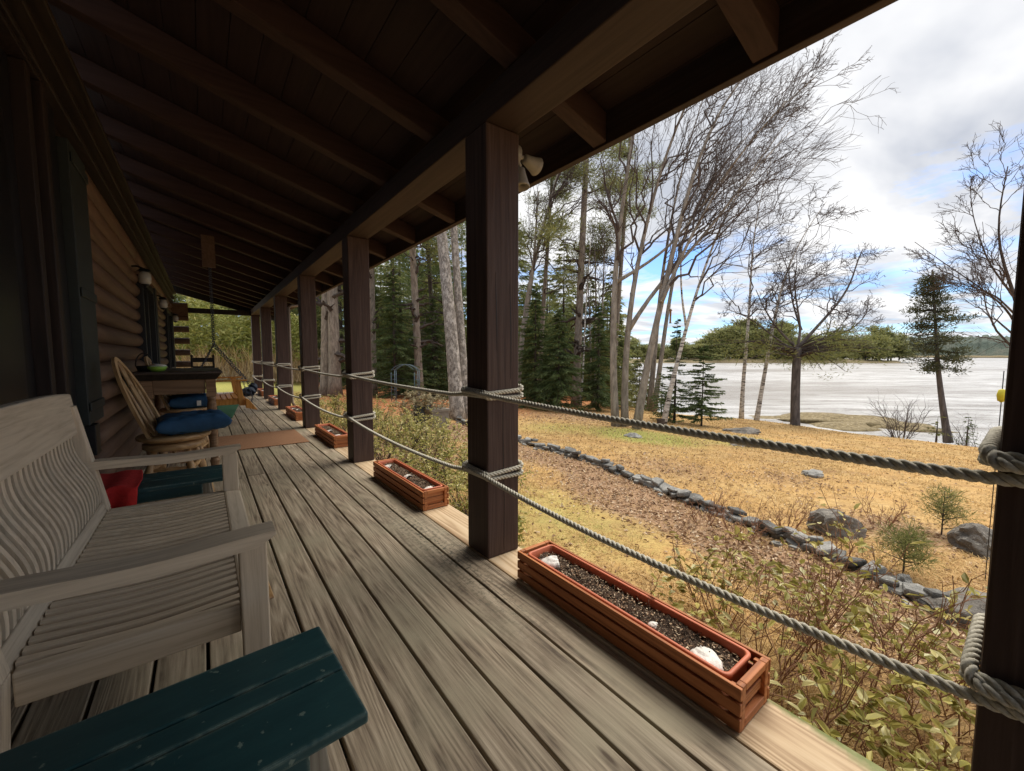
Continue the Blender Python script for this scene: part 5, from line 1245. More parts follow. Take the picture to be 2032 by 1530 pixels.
# bare tree mostly behind the right post
bare_tree('maple_tree', 'bare spreading tree reaching in from behind the right hand post',
    [([(2075, 880), (2060, 760), (2030, 640), (2004, 560), (1975, 480), (1985, 400), (2000, 330)], 11.5, .10, .012),
     ([(2040, 690), (1998, 610), (1930, 560), (1870, 520), (1815, 480)], 11.5, .035, .007), ([(2020, 600), (1960, 520), (1930, 430), (1925, 370)], 11.6, .03, .007),
     ([(2030, 640), (1975, 585), (1900, 560), (1850, 568)], 11.3, .03, .006)],
    n1=13, n2=6, n3=5, lf=0.34, spread=0.7, up=0.2, wind=-0.12, t0=0.3, seed=35, group=GB, barkm='bark_dark')

# left hand wood: pale and brown trunks
GT = 'tall trunks at the wood edge left of the lawn'
def trunk_tree(name, lab, stems, seed, **kw):
    return pine_tree(name, lab, stems, kw.pop('limbs', 16), seed, GT, **kw)
trunk_tree('pine_tree', 'twin stemmed thick grey pine, standing between the second and third whole posts', [([(647, 782), (648, 700), (648, 600), (650, 480), (652, 330)], 18.0, .26, .17), ([(665, 784), (664, 700), (660, 600), (658, 480), (650, 300)], 17.7, .26, .16)], 41, t0=0.72, limbs=14, dead=14)
trunk_tree('pine_tree', 'grey trunk just right of the second whole post', [([(741, 782), (740, 700), (738, 600), (736, 480), (736, 300)], 20.0, .17, .12)], 42, t0=0.62, limbs=18, dead=18)
trunk_tree('pine_tree', 'slender brown trunk with flared foot behind the dry planters', [([(833, 782), (829, 700), (824, 600), (819, 500), (812, 330)], 19.0, .19, .13)], 43, t0=0.6, limbs=20, dead=20)
trunk_tree('spruce_tree', 'thin dark trunk set back between slender brown and pale flaky trunks', [([(868, 790), (864, 700), (856, 600), (848, 480), (840, 300)], 24.0, .15, .10)], 44, t0=0.35, limbs=26, dead=26, fol='spruce', barkm='bark_dark')
trunk_tree('spruce_tree', 'dark trunk close behind the pale flaky one', [([(893, 790), (889, 700), (884, 600), (880, 480), (875, 300)], 22.0, .17, .12)], 45, t0=0.45, limbs=22, dead=26, fol='spruce', barkm='bark_dark')
trunk_tree('maple_tree', 'twin pale flaky trunk leaning left, just left of the nearest whole post', [([(908, 832), (902, 740), (892, 620), (880, 500), (868, 380), (850, 200)], 12.2, .22, .13), ([(925, 832), (920, 740), (912, 620), (903, 500), (897, 380), (900, 220)], 12.5, .15, .09)], 46, t0=0.8, limbs=8, barkm='bark_pale')
trunk_tree('birch_tree', 'thin pale trunk showing at the left edge of the nearest whole post', [([(935, 830), (934, 740), (934, 600), (935, 450), (938, 250)], 13.0, .10, .06)], 47, t0=0.8, limbs=6, barkm='birch')
bare_tree('maple_tree', 'pale trunk leaning right out from behind the nearest whole post', [([(1024, 800), (1032, 700), (1046, 590), (1066, 490), (1092, 400), (1120, 300)], 20.0, .16, .05), ([(1034, 690), (1056, 560), (1064, 450), (1068, 380)], 20.2, .10, .04)], n1=14, n2=6, n3=4, lf=0.35, seed=48, group=GT, rmin=0.008, wind=0.25, t0=0.45)
trunk_tree('pine_tree', 'straight tall pine trunk right of the nearest whole post', [([(1142, 808), (1146, 700), (1152, 560), (1158, 430), (1163, 320), (1170, 150)], 20.5, .22, .12)], 49, t0=0.45, limbs=26, dead=24, L0=3.0, wind=-0.05)
bare_tree('birch_tree', 'very thin white birch pole close by the straight tall pine', [([(1152, 806), (1158, 720), (1160, 650), (1166, 560), (1172, 480)], 20.0, .055, .02)], barkm='birch', n1=8, n2=4, n3=3, seed=50, group=GT, t0=0.5, rmin=0.007)
bare_tree('maple_tree', 'cluster of thin bare poles between the tall pine and the many stemmed clump', [([(1180, 812), (1181, 700), (1183, 600), (1180, 490)], 21, .07, .03), ([(1186, 812), (1190, 700), (1196, 600), (1200, 480)], 21.2, .07, .03), ([(1176, 812), (1172, 700), (1170, 600), (1160, 500)], 21.5, .06, .02)], n1=8, n2=4, n3=3, seed=51, group=GT, t0=0.5, rmin=0.007, wind=0.05)
pine_tree('pine_tree', 'tall pine with grey green tufts high behind the many stemmed clump', [([(1214, 812), (1224, 640), (1236, 480), (1246, 330), (1256, 200)], 23.0, .16, .08)], 30, 52, GT, t0=0.48, L0=2.1, wind=0.0)
pine_tree('pine_tree', 'pine with drooping green boughs just right of the nearest whole post', [([(1068, 806), (1076, 640), (1086, 500), (1094, 380), (1100, 260)], 24.0, .16, .08)], 30, 53, GT, t0=0.4, L0=2.9, wind=0.1, tuft=0.55)

# dense and open young spruces
GS = 'young spruces along the wood edge'
SP = [('dense dark spruce framed between the second whole post and the slender brown trunk', (785, 792), 19, 5.9, 1.9), ('dark spruce between the slender brown trunk and the pale flaky trunk', (862, 794), 21, 5.2, 1.7),
      ('dense dark green spruce just right of the nearest whole post', (1062, 812), 18, 5.4, 1.6), ('tall dense spruce left of the straight pine trunk', (1108, 812), 17.4, 4.2, 1.6), ('narrow dark spruce right behind the straight pine trunk', (1186, 810), 18.5, 4.6, 1.1),
      ('dark spruce half hidden by the second whole post', (722, 790), 24, 6.5, 2.0), ('low dark spruce behind the metal arch', (820, 790), 22, 3.6, 1.8)]
for i, (lab, (u, v), d, H, R0) in enumerate(SP):
    make_spruce('spruce_tree', lab, at(u, v, d), H, R0, 60 + i, GS, per=9, npts=14, k=5, step=0.30, sl=0.20, sw_=0.012, gap=0.12)
make_spruce('spruce_tree', 'open layered young spruce, its tiers clear against the water', at(1392, 838, 14.5), 2.75, 1.05, 71, GS, per=8, npts=16, k=6, step=0.52, sl=0.15, sw_=0.013, gap=0.05, droop=0.14, bottom=0.10)
make_spruce('spruce_tree', 'thin spired young spruce left of the open layered one', at(1338, 838, 15.4), 3.9, 0.95, 72, GS, per=7, npts=14, k=6, step=0.45, sl=0.15, sw_=0.013, gap=0.1, droop=0.14, shape=1.3)
make_spruce('spruce_tree', 'small light green spruce at the foot of the ragged conifer', at(1858, 872, 14.8), 0.85, 0.5, 73, GS, fol='pine', per=6, npts=6, k=3, step=0.8, sl=0.13, sw_=0.016)
make_spruce('spruce_tree', 'small spruce right of the foot of the ragged conifer', at(1918, 880, 14.4), 0.95, 0.4, 74, GS, per=6, npts=6, k=3, step=0.8, sl=0.13, sw_=0.014)

make_spruce('pine_tree', 'soft green young pine between the narrow dark spruce and the many stemmed clump', at(1212, 812, 21), 4.6, 1.7, 75, GS, fol='pine', per=7, npts=10, k=4, step=0.42, sl=0.26, sw_=0.014, gap=0.1, shape=0.6)
make_spruce('pine_tree', 'soft green young pine low behind the feet of the many stemmed clump', at(1268, 812, 23), 3.1, 1.5, 76, GS, fol='pine', per=7, npts=10, k=4, step=0.42, sl=0.26, sw_=0.014, gap=0.1, shape=0.6)
make_spruce('spruce_tree', 'small spruce between the thin spired one and the straight bare tree', at(1312, 826, 19), 2.0, 0.9, 77, GS, per=7, npts=10, k=4, step=0.5, sl=0.16, sw_=0.013)
# wood behind, one mass
q = np.random.default_rng(80); trm = MB(); fom = MB()
for i in range(125):
    u = q.uniform(560, 1240); d = q.uniform(27, 62); b = at(u, 790, d); b[2] = ground_z(b[0], b[1]); H = q.uniform(8, 17) * (0.8 if u > 1130 else 1.0) * (0.75 if u > 1000 else 1)
    tr, fo = spruce_parts(H, H * q.uniform(0.14, 0.24), q, per=6, npts=10, k=3, step=0.34, sl=0.5, sw_=0.03, shape=0.7, gap=0.2, bottom=0.03)
    for a, b_ in ((tr, trm), (fo, fom)):
        V = np.concatenate(a.V) + b
        b_.add(V, np.concatenate(a.Q) if a.Q else None, np.concatenate(a.T) if a.T else None)
tag(fom.build('woodland', M['wood_mass']), 'mixed green and tan evergreen wood filling the background behind the trunks', 'woods', kind='stuff')
tag(trm.build('woodland_trunks', M['bark_dark'], smooth=True), 'many thin dark trunks inside the wood far behind', 'tree trunks', kind='stuff')

# the wooded point and its pines
P0 = []
for u in np.linspace(1180, 1780, 40):
    P0.append((at(u, 716 + 0, 190)))
mb = MB(); G = []
for i, u in enumerate(np.linspace(1150, 1790, 60)):
    c = at(u, 714, 190); c[2] = WZ; r_in = (c - EYE) * np.array([1, 1, 0]); r_in /= np.linalg.norm(r_in); h = 2.0 * math.sin(math.pi * i / 59) ** 0.5 + 0.15 * math.sin(i * 2.1)
    G.append([c - [0, 0, 1.0], c + r_in * 1.5 + [0, 0, 0.45 * h], c + r_in * 9 + [0, 0, h], c + r_in * 60 + [0, 0, h], c + r_in * 66 - [0, 0, 1]])
mb.grid(np.array(G)); tag(mb.build('far_point', M['ledge'], smooth=True), kind='structure')
q = np.random.default_rng(90); npine = 0
GP = 'pines on the wooded point across the water'
protos = []
def far_pine(H, W_, seed):
    q = np.random.default_rng(seed); tr = MB(); fo = MB(); tr.tube([(0, 0, -0.5), (0.2, 0, H * 0.5), (0, 0.1, H)], [0.28, 0.2, 0.08], 6)
    C = []
    for k in range(38):
        z = H * q.uniform(0.06, 1.0); a = q.uniform(0, 6.28); L_ = W_ * (1 - 0.55 * (z / H) ** 2) * q.uniform(0.35, 1.1)
        e = np.array([math.cos(a) * L_, math.sin(a) * L_, z + 0.15 * L_]); tr.tube([(0, 0, z - 0.3), tuple(e)], [0.08, 0.03], 4)
        for s in (0.5, 0.75, 1.0): C.append(e * [s, s, 1] + q.standard_normal(3) * 0.5)
    tuft_cloud(fo, C, 1.5, 46, q, 0.9, 0.16, 0.3); return tr, fo
for i in range(4):
    tr, fo = far_pine([9, 11, 8, 12][i], [5.5, 5, 6, 5][i], 100 + i)
    r = empty('pine_tree', (0, 0, 0), 'green pine on the wooded point across the water', 'tree', GP); tr.build('trunk', M['bark_dark'], r); fo.build('crown', M['farpine'], r); protos.append(r)
us = list(range(1190, 1790, 22)) + [1265, 1290, 1318, 1345, 1372, 1408, 1430, 1452, 1478, 1500, 1525, 1550, 1572, 1600, 1625, 1650, 1672, 1698, 1722, 1745, 1768, 1420, 1465, 1545, 1640, 1230, 1205, 1180]
for i, u in enumerate(us):
    o = protos[i] if i < 4 else copy_tree(protos[i % 4]); d = 198 + q.uniform(0, 26); b = at(u, 712, d)
    b[2] = WZ + 1.2; o.location = b; k = q.uniform(0.9, 1.2) * (1.45 if 1400 < u < 1560 else 1.1 if u > 1560 else 0.8); o.scale = (k * 1.15, k * 1.15, k * q.uniform(0.6, 1.15)); o.rotation_euler = (0, 0, q.uniform(0, 6))

# thicket beyond the far end of the porch
q = np.random.default_rng(95); fo = MB(); n_ = 15000
u = q.uniform(330, 620, n_); d = q.uniform(24, 30, n_); hz = q.uniform(0, 1, n_) ** 0.8
P = EYE + (F_[None] + R_[None] * (u[:, None] - CX) / FPX) * d[:, None]; P[:, 2] = -0.5 + hz * 5.6 * (0.85 + 0.15 * np.sin(u * 0.05))
gm = hz > 0.30
dd = q.standard_normal((n_, 3)) * np.array([1, 1, 0.5])
sprays(fo, P[gm], dd[gm], 0.42 * q.uniform(0.4, 1.3, gm.sum()), 0.05, q, 0.3)
tag(fo.build('thicket_foliage', M['thicket']), 'green and yellow thicket beyond the far end of the porch', 'thicket', kind='stuff')
tw = MB(); m_ = (~gm).sum(); B0 = P[~gm].copy(); B0[:, 2] = -0.55; dv = q.standard_normal((m_, 3)) * 0.35; dv[:, 2] = 1; Lw = q.uniform(0.5, 2.3, m_)
s = np.linspace(0, 1, 3); tw.tubes(B0[:, None] + dv[:, None] * (s[None, :, None] * Lw[:, None, None]), np.full((m_, 3), 0.010), 3, cap=False)
tag(tw.build('brush', M['tantwig']), 'tan leafless brush below the green thicket at the porch end', 'brush', kind='stuff')
GE = 'evergreens behind the thicket at the porch end'
for i, (u, d, H) in enumerate([(380, 40, 10), (430, 36, 8), (475, 42, 9), (540, 38, 11), (600, 36, 12), (345, 34, 9), (640, 44, 13)]):
    b = at(u, 740, d); b[2] = ground_z(b[0], b[1]); make_spruce('spruce_tree', 'broad green evergreen behind the thicket at the porch end', b, H, 2.6, 110 + i, GE, fol='wood_mass', per=7, npts=10, k=3, step=0.3, sl=0.5, sw_=0.035, shape=0.5)

# ------------------------------------------------------------------ stone edging, boulders
from mathutils import noise as mnoise
import bmesh
def rock(mb, c, r, seed, sub=4, cuts=9, rough=0.10):
    q_ = np.random.default_rng(seed); bm = bmesh.new(); bmesh.ops.create_icosphere(bm, subdivisions=sub, radius=1.0)
    bm.verts.ensure_lookup_table(); V = np.array([v.co[:] for v in bm.verts]); Fc = np.array([[v.index for v in f.verts] for f in bm.faces]); bm.free()
    for _ in range(cuts):
        n_ = q_.standard_normal(3); n_ /= np.linalg.norm(n_); h = q_.uniform(0.55, 0.85); d = V @ n_; V = V - 0.95 * np.maximum(0, d - h)[:, None] * n_
    nz = np.array([mnoise.fractal(Vector(v * 2.2 + seed), 0.9, 2.1, 5) for v in V]); V = V * (1 + rough * nz[:, None])
    mb.add(V * np.array(r) + np.array(c), None, Fc)
def slab(mb, c, w, d, h, ang, tx, ty, q_):
    n_ = int(q_.integers(5, 8)); a = np.sort(q_.uniform(0, 6.28, n_) * 0.25 + np.arange(n_) * 6.28 / n_); rr_ = q_.uniform(0.8, 1.12, n_)
    B = np.stack([np.cos(a) * w * rr_, np.sin(a) * d * rr_], -1); co_, si = math.cos(ang), math.sin(ang)
    def ring(k, z): 
        P = B * k; x_ = P[:, 0] * co_ - P[:, 1] * si; y_ = P[:, 0] * si + P[:, 1] * co_
        return np.stack([x_, y_, z + tx * x_ + ty * y_ + q_.uniform(-0.004, 0.004, n_)], -1) + c
    R_s = [ring(0.9, -h), ring(1.0, -h * 0.5), ring(1.0, h * 0.55), ring(0.90, h)]
    V = np.concatenate(R_s + [R_s[0].mean(0)[None], R_s[3].mean(0)[None] + [0, 0, h * 0.1]]); idx = np.arange(4 * n_).reshape(4, n_)
    Q = np.stack([idx[:-1], np.roll(idx[:-1], -1, 1), np.roll(idx[1:], -1, 1), idx[1:]], -1).reshape(-1, 4)
    T = [(4 * n_, idx[0][(j + 1) % n_], idx[0][j]) for j in range(n_)] + [(4 * n_ + 1, idx[3][j], idx[3][(j + 1) % n_]) for j in range(n_)]
    mb.add(V, Q, T)

q = np.random.default_rng(120); mb = MB()
d = np.r_[0, np.cumsum(np.linalg.norm(np.diff(wallp, axis=0), axis=1))]
def wat(s_): return np.interp(s_, d, wallp[:, 0]), np.interp(s_, d, wallp[:, 1])
for lay, (zz, wmin, wmax) in enumerate(((0.015, .12, .26), (0.060, .12, .30), (0.105, .10, .26))):
    s = 0.0
    while s < d[-1] - 2.3:
        w = q.uniform(wmin, wmax); x, y = wat(s + w / 2); x1, y1_ = wat(s); x2, y2 = wat(s + w)
        ang = math.atan2(y2 - y1_, x2 - x1) + q.uniform(-0.25, 0.25); g0 = float(ground_z(x, y))
        if lay < 2 or q.random() < 0.55:
            slab(mb, np.array([x + q.uniform(-.045, .045), y, g0 + zz + q.uniform(-.01, .012)]), w * 0.58, q.uniform(0.06, 0.12), q.uniform(0.016, 0.032), ang, q.uniform(-.18, .18), q.uniform(-.18, .18), q)
        s += w * 0.96
for _ in range(90):
    s = q.uniform(0, d[-1] - 2.3); x, y = wat(s); x += q.uniform(-0.22, 0.2); w = q.uniform(0.03, 0.07)
    slab(mb, np.array([x, y, float(ground_z(x, y)) + 0.012]), w, w * 0.7, 0.018, q.uniform(0, 3), q.uniform(-.3, .3), q.uniform(-.3, .3), q)
tag(mb.build('stone_edging', M['slate'], smooth=False), 'low dry laid edging of flat grey stones curving across the lawn', 'stone wall')
BO = [((1660, 1062), (0.235, 0.17, 0.165), 'grey split boulder on the lawn behind the stone edging', 1.0), ((1960, 1100), (0.26, 0.21, 0.165), 'lichened boulder beside the pine sapling, cut by the right hand post', 0.5), ((1912, 1228), (0.20, 0.15, 0.115), 'rounded grey boulder ending the stone edging by the right hand post', 0.3),
      ((1612, 944), (0.22, 0.13, 0.06), 'small flat pale rock in the middle of the dry lawn', 0.3), ((1472, 858), (0.50, 0.3, 0.10), 'long flat rock at the lawn edge, before the gnarled tree', 0.5), ((1492, 886), (0.42, 0.25, 0.05), 'low sunken rock in the lawn, below the long flat one', 0.5), ((1258, 868), (0.20, 0.15, 0.07), 'small pale stone at the foot of the many stemmed clump', .5), ((1788, 1162), (0.055, 0.05, 0.07), 'small pale upright stone standing on the stone edging', 0.2)]
for i, ((u, v), r, lab, fl_) in enumerate(BO):
    b = on_ground(u, v); mb = MB(); rock(mb, (0, 0, r[2] * 0.42), (r[0] * 1.2, r[1] * 1.2, r[2] * 1.25), 300 + i, 4, 14 if i in (0, 1, 7) else 7, 0.24)
    o = mb.build('boulder', M['rock'] if i not in (3, 6, 7) else M['slate'], smooth=(i not in (0, 1, 7))); o.location = b; o.rotation_euler = (0, 0, -0.6); tag(o, lab, 'rock')
b = on_ground(1311, 850); q2 = np.random.default_rng(8); mb = MB(); mb.lathe([(0.20, -0.1), (0.15, 0.02), (0.12, 0.12), (0.125, 0.3), (0.09, 0.26), (0, 0.24)], (0, 0, 0), 14)
o = mb.build('tree_stump', M['bark_dark']); o.location = b; tag(o, 'dark broken stump at the foot of the leaning birch', 'stump')

# ------------------------------------------------------------------ shrubs
def leaf_quads(mb, P, D, L_, W_, q, fold=0.25):
    n_ = len(P); D = D / (np.linalg.norm(D, axis=1, keepdims=True) + 1e-9); s = np.cross(D, [0, 0, 1.0] + 0.5 * q.standard_normal((n_, 3))); s /= np.linalg.norm(s, axis=1, keepdims=True) + 1e-9
    up = np.cross(s, D); L_ = np.broadcast_to(L_, n_)[:, None]; W_ = np.broadcast_to(W_, n_)[:, None]
    b = P; m1 = P + D * L_ * 0.3; m2 = P + D * L_ * 0.7; t = P + D * L_ - up * L_ * 0.12
    V = np.stack([b, m1 + s * W_ + up * W_ * fold, m2 + s * W_ * 0.85 + up * W_ * fold, t, m2 - s * W_ * 0.85 + up * W_ * fold, m1 - s * W_ + up * W_ * fold], 1).reshape(-1, 3)
    i = np.arange(n_)[:, None] * 6; mb.add(V, np.concatenate([i + [0, 1, 2, 3], i + [0, 3, 4, 5]]))
def shrub_parts(H, sp, nst, nl, q, ll, lw, r0=0.006, n2=5, up=0.1, lean=(0, 0, 0)):
    st = MB(); lf = MB(); a = q.uniform(0, 6.28, nst); d = np.stack([np.cos(a) * sp, np.sin(a) * sp, np.ones(nst)], -1) * q.uniform(0.5, 1.0, nst)[:, None] * H + np.array(lean) * H
    s = np.linspace(0, 1, 7); B0 = np.stack([np.cos(a) * 0.05, np.sin(a) * 0.05, np.full(nst, -0.05)], -1)
    P = B0[:, None] + d[:, None] * s[None, :, None] + q.standard_normal((nst, 7, 3)) * 0.03 * H * s[None, :, None]
    R0 = np.full((nst, 7), r0) * (1 - 0.6 * s[None]); st.tubes(P, R0, 5)
    P2, R2 = grow(P, R0, n2, 0.5, 0.8, 0.12, 0.0, q, t0=0.25, n_=5, rmin=0.0018, rf=0.7); st.tubes(P2, R2, 4, cap=False)
    P3, R3 = grow(P2, R2, 2, 0.5, 0.8, 0.1, 0.0, q, t0=0.3, n_=4, rmin=0.0014, rf=0.7); st.tubes(P3, R3, 3, cap=False)
    allp = [(P2, 0.45), (P3, 0.55)]
    for PP, fr in allp:
        k = int(nl * fr); bi = q.integers(0, len(PP), k); t = np.clip(1 - np.abs(q.standard_normal(k)) * 0.25, 0.2, 1); n0 = PP.shape[1]; f = t * (n0 - 1); i = np.minimum(f.astype(int), n0 - 2); w = (f - i)[:, None]
        c = PP[bi, i] * (1 - w) + PP[bi, i + 1] * w; tg = PP[bi, i + 1] - PP[bi, i]; tg /= np.linalg.norm(tg, axis=1, keepdims=True) + 1e-9
        dd = tg * 0.5 + q.standard_normal((k, 3)) * 0.7; dd[:, 2] *= 0.5
        leaf_quads(lf, c, dd, ll * q.uniform(0.5, 1.25, k), lw * q.uniform(0.6, 1.2, k), q)
    return st, lf
def shrub(name, lab, loc, H, sp, nst, nl, seed, group, ll=0.05, lw=0.012, lm='shrubleaf', sm='redtwig', **kw):
    q = np.random.default_rng(seed); r = empty(name, tuple(float(x) for x in loc), lab, 'shrub', group); st, lf = shrub_parts(H, sp, nst, nl, q, ll, lw, **kw)
    st.build('stems', M[sm], r); 
    if nl: lf.build('leaves', M[lm], r)
    return r
GN = 'leafy shrubs growing along the deck edge'
NS = [((1.72, 1.02), .62, 'shrub nearest behind the far half of the nearest planter'), ((2.05, .78), .85, 'red stemmed shrub behind the middle of the nearest planter, tall bare shoots'), ((1.66, .55), .62, 'leafy shrub right behind the near end of the nearest planter'),
      ((2.30, .45), .85, 'tall red stemmed shrub midway between planter and boulder'), ((1.75, .22), .50, 'leafy shrub against the mossy deck edge at the bottom right'), ((2.15, .12), .60, 'spreading leafy shrub left of the right hand post'),
      ((2.75, .75), .75, 'sparse red stemmed shrub near the litter bed'), ((1.62, -.02), .42, 'low shrub filling the bottom right corner beside the deck board'), ((2.75, .25), .55, 'small sparse shrub before the rounded boulder'), ((2.45, 1.15), .55, 'thin shrub left of the grey split boulder'),
      ((1.95, -.12), .5, 'shrub just left of the right hand post, at the bottom')]
for i, ((x, y), H, lab) in enumerate(NS):
    shrub('shrub', lab, (x, y, ground_z(x, y)), H * 1.0, 0.42, 10, (150 if H > .6 else 290), 400 + i, GN, ll=0.054, lw=0.0125, n2=6, r0=0.0042)
GH = 'yellow green hedge shrubs beyond the second and third planters'
HS = [(1.85, 2.75, .42), (2.05, 3.3, .62), (1.9, 3.95, .72), (2.5, 3.7, .62), (2.2, 4.6, .85), (2.9, 4.6, .7), (2.0, 5.3, .85), (2.7, 5.5, .85), (2.15, 6.2, .9), (3.0, 6.5, .8), (2.1, 7.2, .9), (2.9, 7.6, .9), (2.1, 8.4, .95), (3.0, 8.9, .9), (2.2, 9.8, .95), (3.2, 10.2, .9), (2.1, 11.3, .9), (3.0, 12.0, .9), (3.7, 8.0, .8)]
names_ = ['lowest', 'small', 'dense', 'rounded', 'bushy', 'loose', 'leafy', 'broad', 'full', 'pale', 'tall']
for i, (x, y, H) in enumerate(HS):
    side = 'against the deck' if x < 2.35 else 'on the lawn side'
    rank = ['nearest', 'second', 'third', 'fourth', 'fifth', 'sixth', 'seventh', 'eighth', 'ninth', 'tenth', 'eleventh', 'farthest'][sum(1 for (a, b, c_) in HS if (a < 2.35) == (x < 2.35) and b < y)]
    lab = 'yellow green hedge shrub %s, %s in its row from the nearest post' % (side, rank)
    shrub('hedge_shrub', lab, (x, y, ground_z(x, y)), H * (0.88 if y < 6 else 0.74), 0.55, 14, 900, 430 + i, GH, ll=0.05, lw=0.011, lm='hedgeleaf', sm='twig', n2=7)
GR = 'bare reddish shrubs on the lawn'
for i, ((u, v), H, lab) in enumerate([((1745, 1045), .42, 'bare twiggy shrub right of the grey split boulder'), ((1560, 1050), .4, 'bare reddish shrub left of the grey split boulder'), ((1395, 1040), .40, 'spiky bare reddish shrub on the stone edging left of the boulder'), ((1470, 1075), .45, 'bare orange twigged shrub on the litter bed'), ((1790, 850), 1.1, 'pale bare rounded shrub before the water, left of the ragged conifer'), ((1948, 905), 1.2, 'bare thin shrub before the water at the right hand post')]):
    b = on_ground(u, v) if i < 4 else at(u, v, 15.5)
    if i >= 4: b[2] = ground_z(b[0], b[1])
    shrub('bare_shrub', lab, b, H if i < 4 else H * 1.7, 0.5, 12 if i < 4 else 16, 0, 460 + i, GR, sm='redtwig' if i < 4 else 'twig', r0=0.004 if i < 4 else 0.014, n2=5 if i < 4 else 9)
for (u, v), H, lab, sd_ in [((1792, 1140), .36, 'tiny pine sapling on the lawn right behind the stone edging', 470), ((1868, 1062), .48, 'soft green pine sapling beside the lichened boulder', 471)]:
    b = on_ground(u, v); q = np.random.default_rng(sd_); r = base_root('pine_sapling', b, lab, 'sapling', None); tr = MB(); fo = MB(); tr.tube([(0, 0, -0.03), (0.01, 0, H * 0.5), (0, 0, H)], [0.008, 0.006, 0.003], 6)
    C = []
    for k in range(22): z = H * q.uniform(0.1, 0.95); a = q.uniform(0, 6.28); L_ = 0.24 * (1 - 0.6 * z / H) * q.uniform(.5, 1.1); e = (math.cos(a) * L_, math.sin(a) * L_, z + 0.3 * L_); tr.tube([(0, 0, z - .02), e], [0.004, 0.002], 4); C.append(e); C.append(tuple(np.array(e) * [.6, .6, 1]))
    tuft_cloud(fo, C, 0.055, 34, q, 0.075, 0.0025, 0.8); tr.build('trunk', M['twig'], r); fo.build('crown', M['pine'], r)

# ------------------------------------------------------------------ arbor, planters, feeder, marker
b = on_ground(806, 802); ab = base_root('garden_arbor', b, 'blue grey metal garden arch standing before the dark spruces', 'arbor', None)
D_ = float(np.dot(b - EYE, F_)); mb = WB(); gz_ = float(b[2])
def pl(u, v, dd=0.0): return at(u, v, D_ + dd)
for side in (-1, 1):
    uu = (783, 829)[side > 0]
    for k, (du, dd) in enumerate(((-7, 0.3), (0, 0), (3, 0.4))):
        a = pl(uu + du, 735 + (4 if k == 0 else 0), dd); mb.tube([(a[0], a[1], gz_ - 0.05), tuple(a)], 0.014, 6)
    for z in np.linspace(0.15, 1.35, 7):
        a = pl(uu - 7, 760, 0.3); c = pl(uu + 3, 760, 0.4); mb.tube([(a[0], a[1], gz_ + z), (c[0], c[1], gz_ + z)], 0.008, 5)
for dd, du in ((0.3, -7), (0.0, 0), (0.4, 3)):
    a = pl(783 + du, 735, dd); c = pl(829 + du, 735, dd); s = np.linspace(0, 1, 14); P = a + (c - a) * s[:, None]; P[:, 2] += 0.24 * np.sin(s * math.pi) ** 0.8; mb.tube(P, 0.013, 6)
mb.build('arch_frame', M['iron'], ab, smooth=True)
b = on_ground(838, 842); r = base_root('barrel_planter', b, 'blue grey round tub with dry stalks, left of the stone planter', 'planter', None)
mb = WB(); mb.lathe([(0.20, 0.0), (0.23, 0.3), (0.25, 0.52), (0.23, 0.52), (0.20, 0.46), (0, 0.46)], b, 20); mb.build('tub', M['zinc'], r, smooth=True)
b2 = on_ground(866, 846); r2 = base_root('stone_planter', b2, 'square grey stone planter heaped with dry leaves', 'planter', None)
mb = WB(); mb.box(b2[0] - .24, b2[0] + .24, b2[1] - .24, b2[1] + .24, b2[2] - 0.05, b2[2] + 0.40); mb.box(b2[0] - .27, b2[0] + .27, b2[1] - .27, b2[1] + .27, b2[2] + 0.401, b2[2] + 0.47); mb.build('stone_box', M['stone_pot'], r2, bevel=0.01)
for i, (bb, lab) in enumerate(((b, 'dry pale leaved plant growing in the round tub'), (b2, 'dry pale leaved plant growing in the stone planter'))):
    shrub('potted_shrub', lab, (bb[0], bb[1], bb[2] + 0.42), 0.42, 0.8, 14, 330, 480 + i, None, ll=0.11, lw=0.02, lm='dryleaf', sm='twig', n2=4)
shrub('potted_shrub', 'dark leaved shrub left of the round tub', on_ground(812, 845), 0.75, 0.4, 14, 420, 483, None, ll=0.09, lw=0.016, lm='dryleaf', sm='twig', n2=5)
a = at(1330, 642, 12.6); t_ = at(1330, 592, 12.6)
fd = base_root('bird_feeder', a, 'small tube bird feeder hanging in the bare branches left of the thin spire', 'bird feeder', None)
mb = WB(); mb.lathe([(0.0, 0), (0.05, 0.01), (0.028, 0.03), (0.028, 0.38), (0.055, 0.40), (0, 0.46)], a, 12); mb.build('feeder_tube', M['oak'], fd, smooth=True)
mb = WB(); mb.tube([tuple(a + [0, 0, 0.45]), tuple(t_ + [0, 0, 0.35])], 0.004, 5); mb.build('hanging_wire', M['black'], fd)
mp_ = at(1988, 784, 3.2); pk = base_root('marker_post', (mp_[0], mp_[1], ground_z(mp_[0], mp_[1])), 'thin rod with a yellow float, at the edge of the right hand post', 'marker', None)
mb = WB(); mb.tube([(mp_[0], mp_[1], float(ground_z(mp_[0], mp_[1])) - 0.1), (mp_[0], mp_[1], at(1989, 736, 3.2)[2])], 0.003, 6); mb.build('rod', M['black'], pk)
mb = WB(); mb.lathe([(0, -0.06), (0.022, -0.045), (0.028, 0.0), (0.02, 0.04), (0, 0.05)], mp_, 14); mb.build('float', M['yellow'], pk, smooth=True)

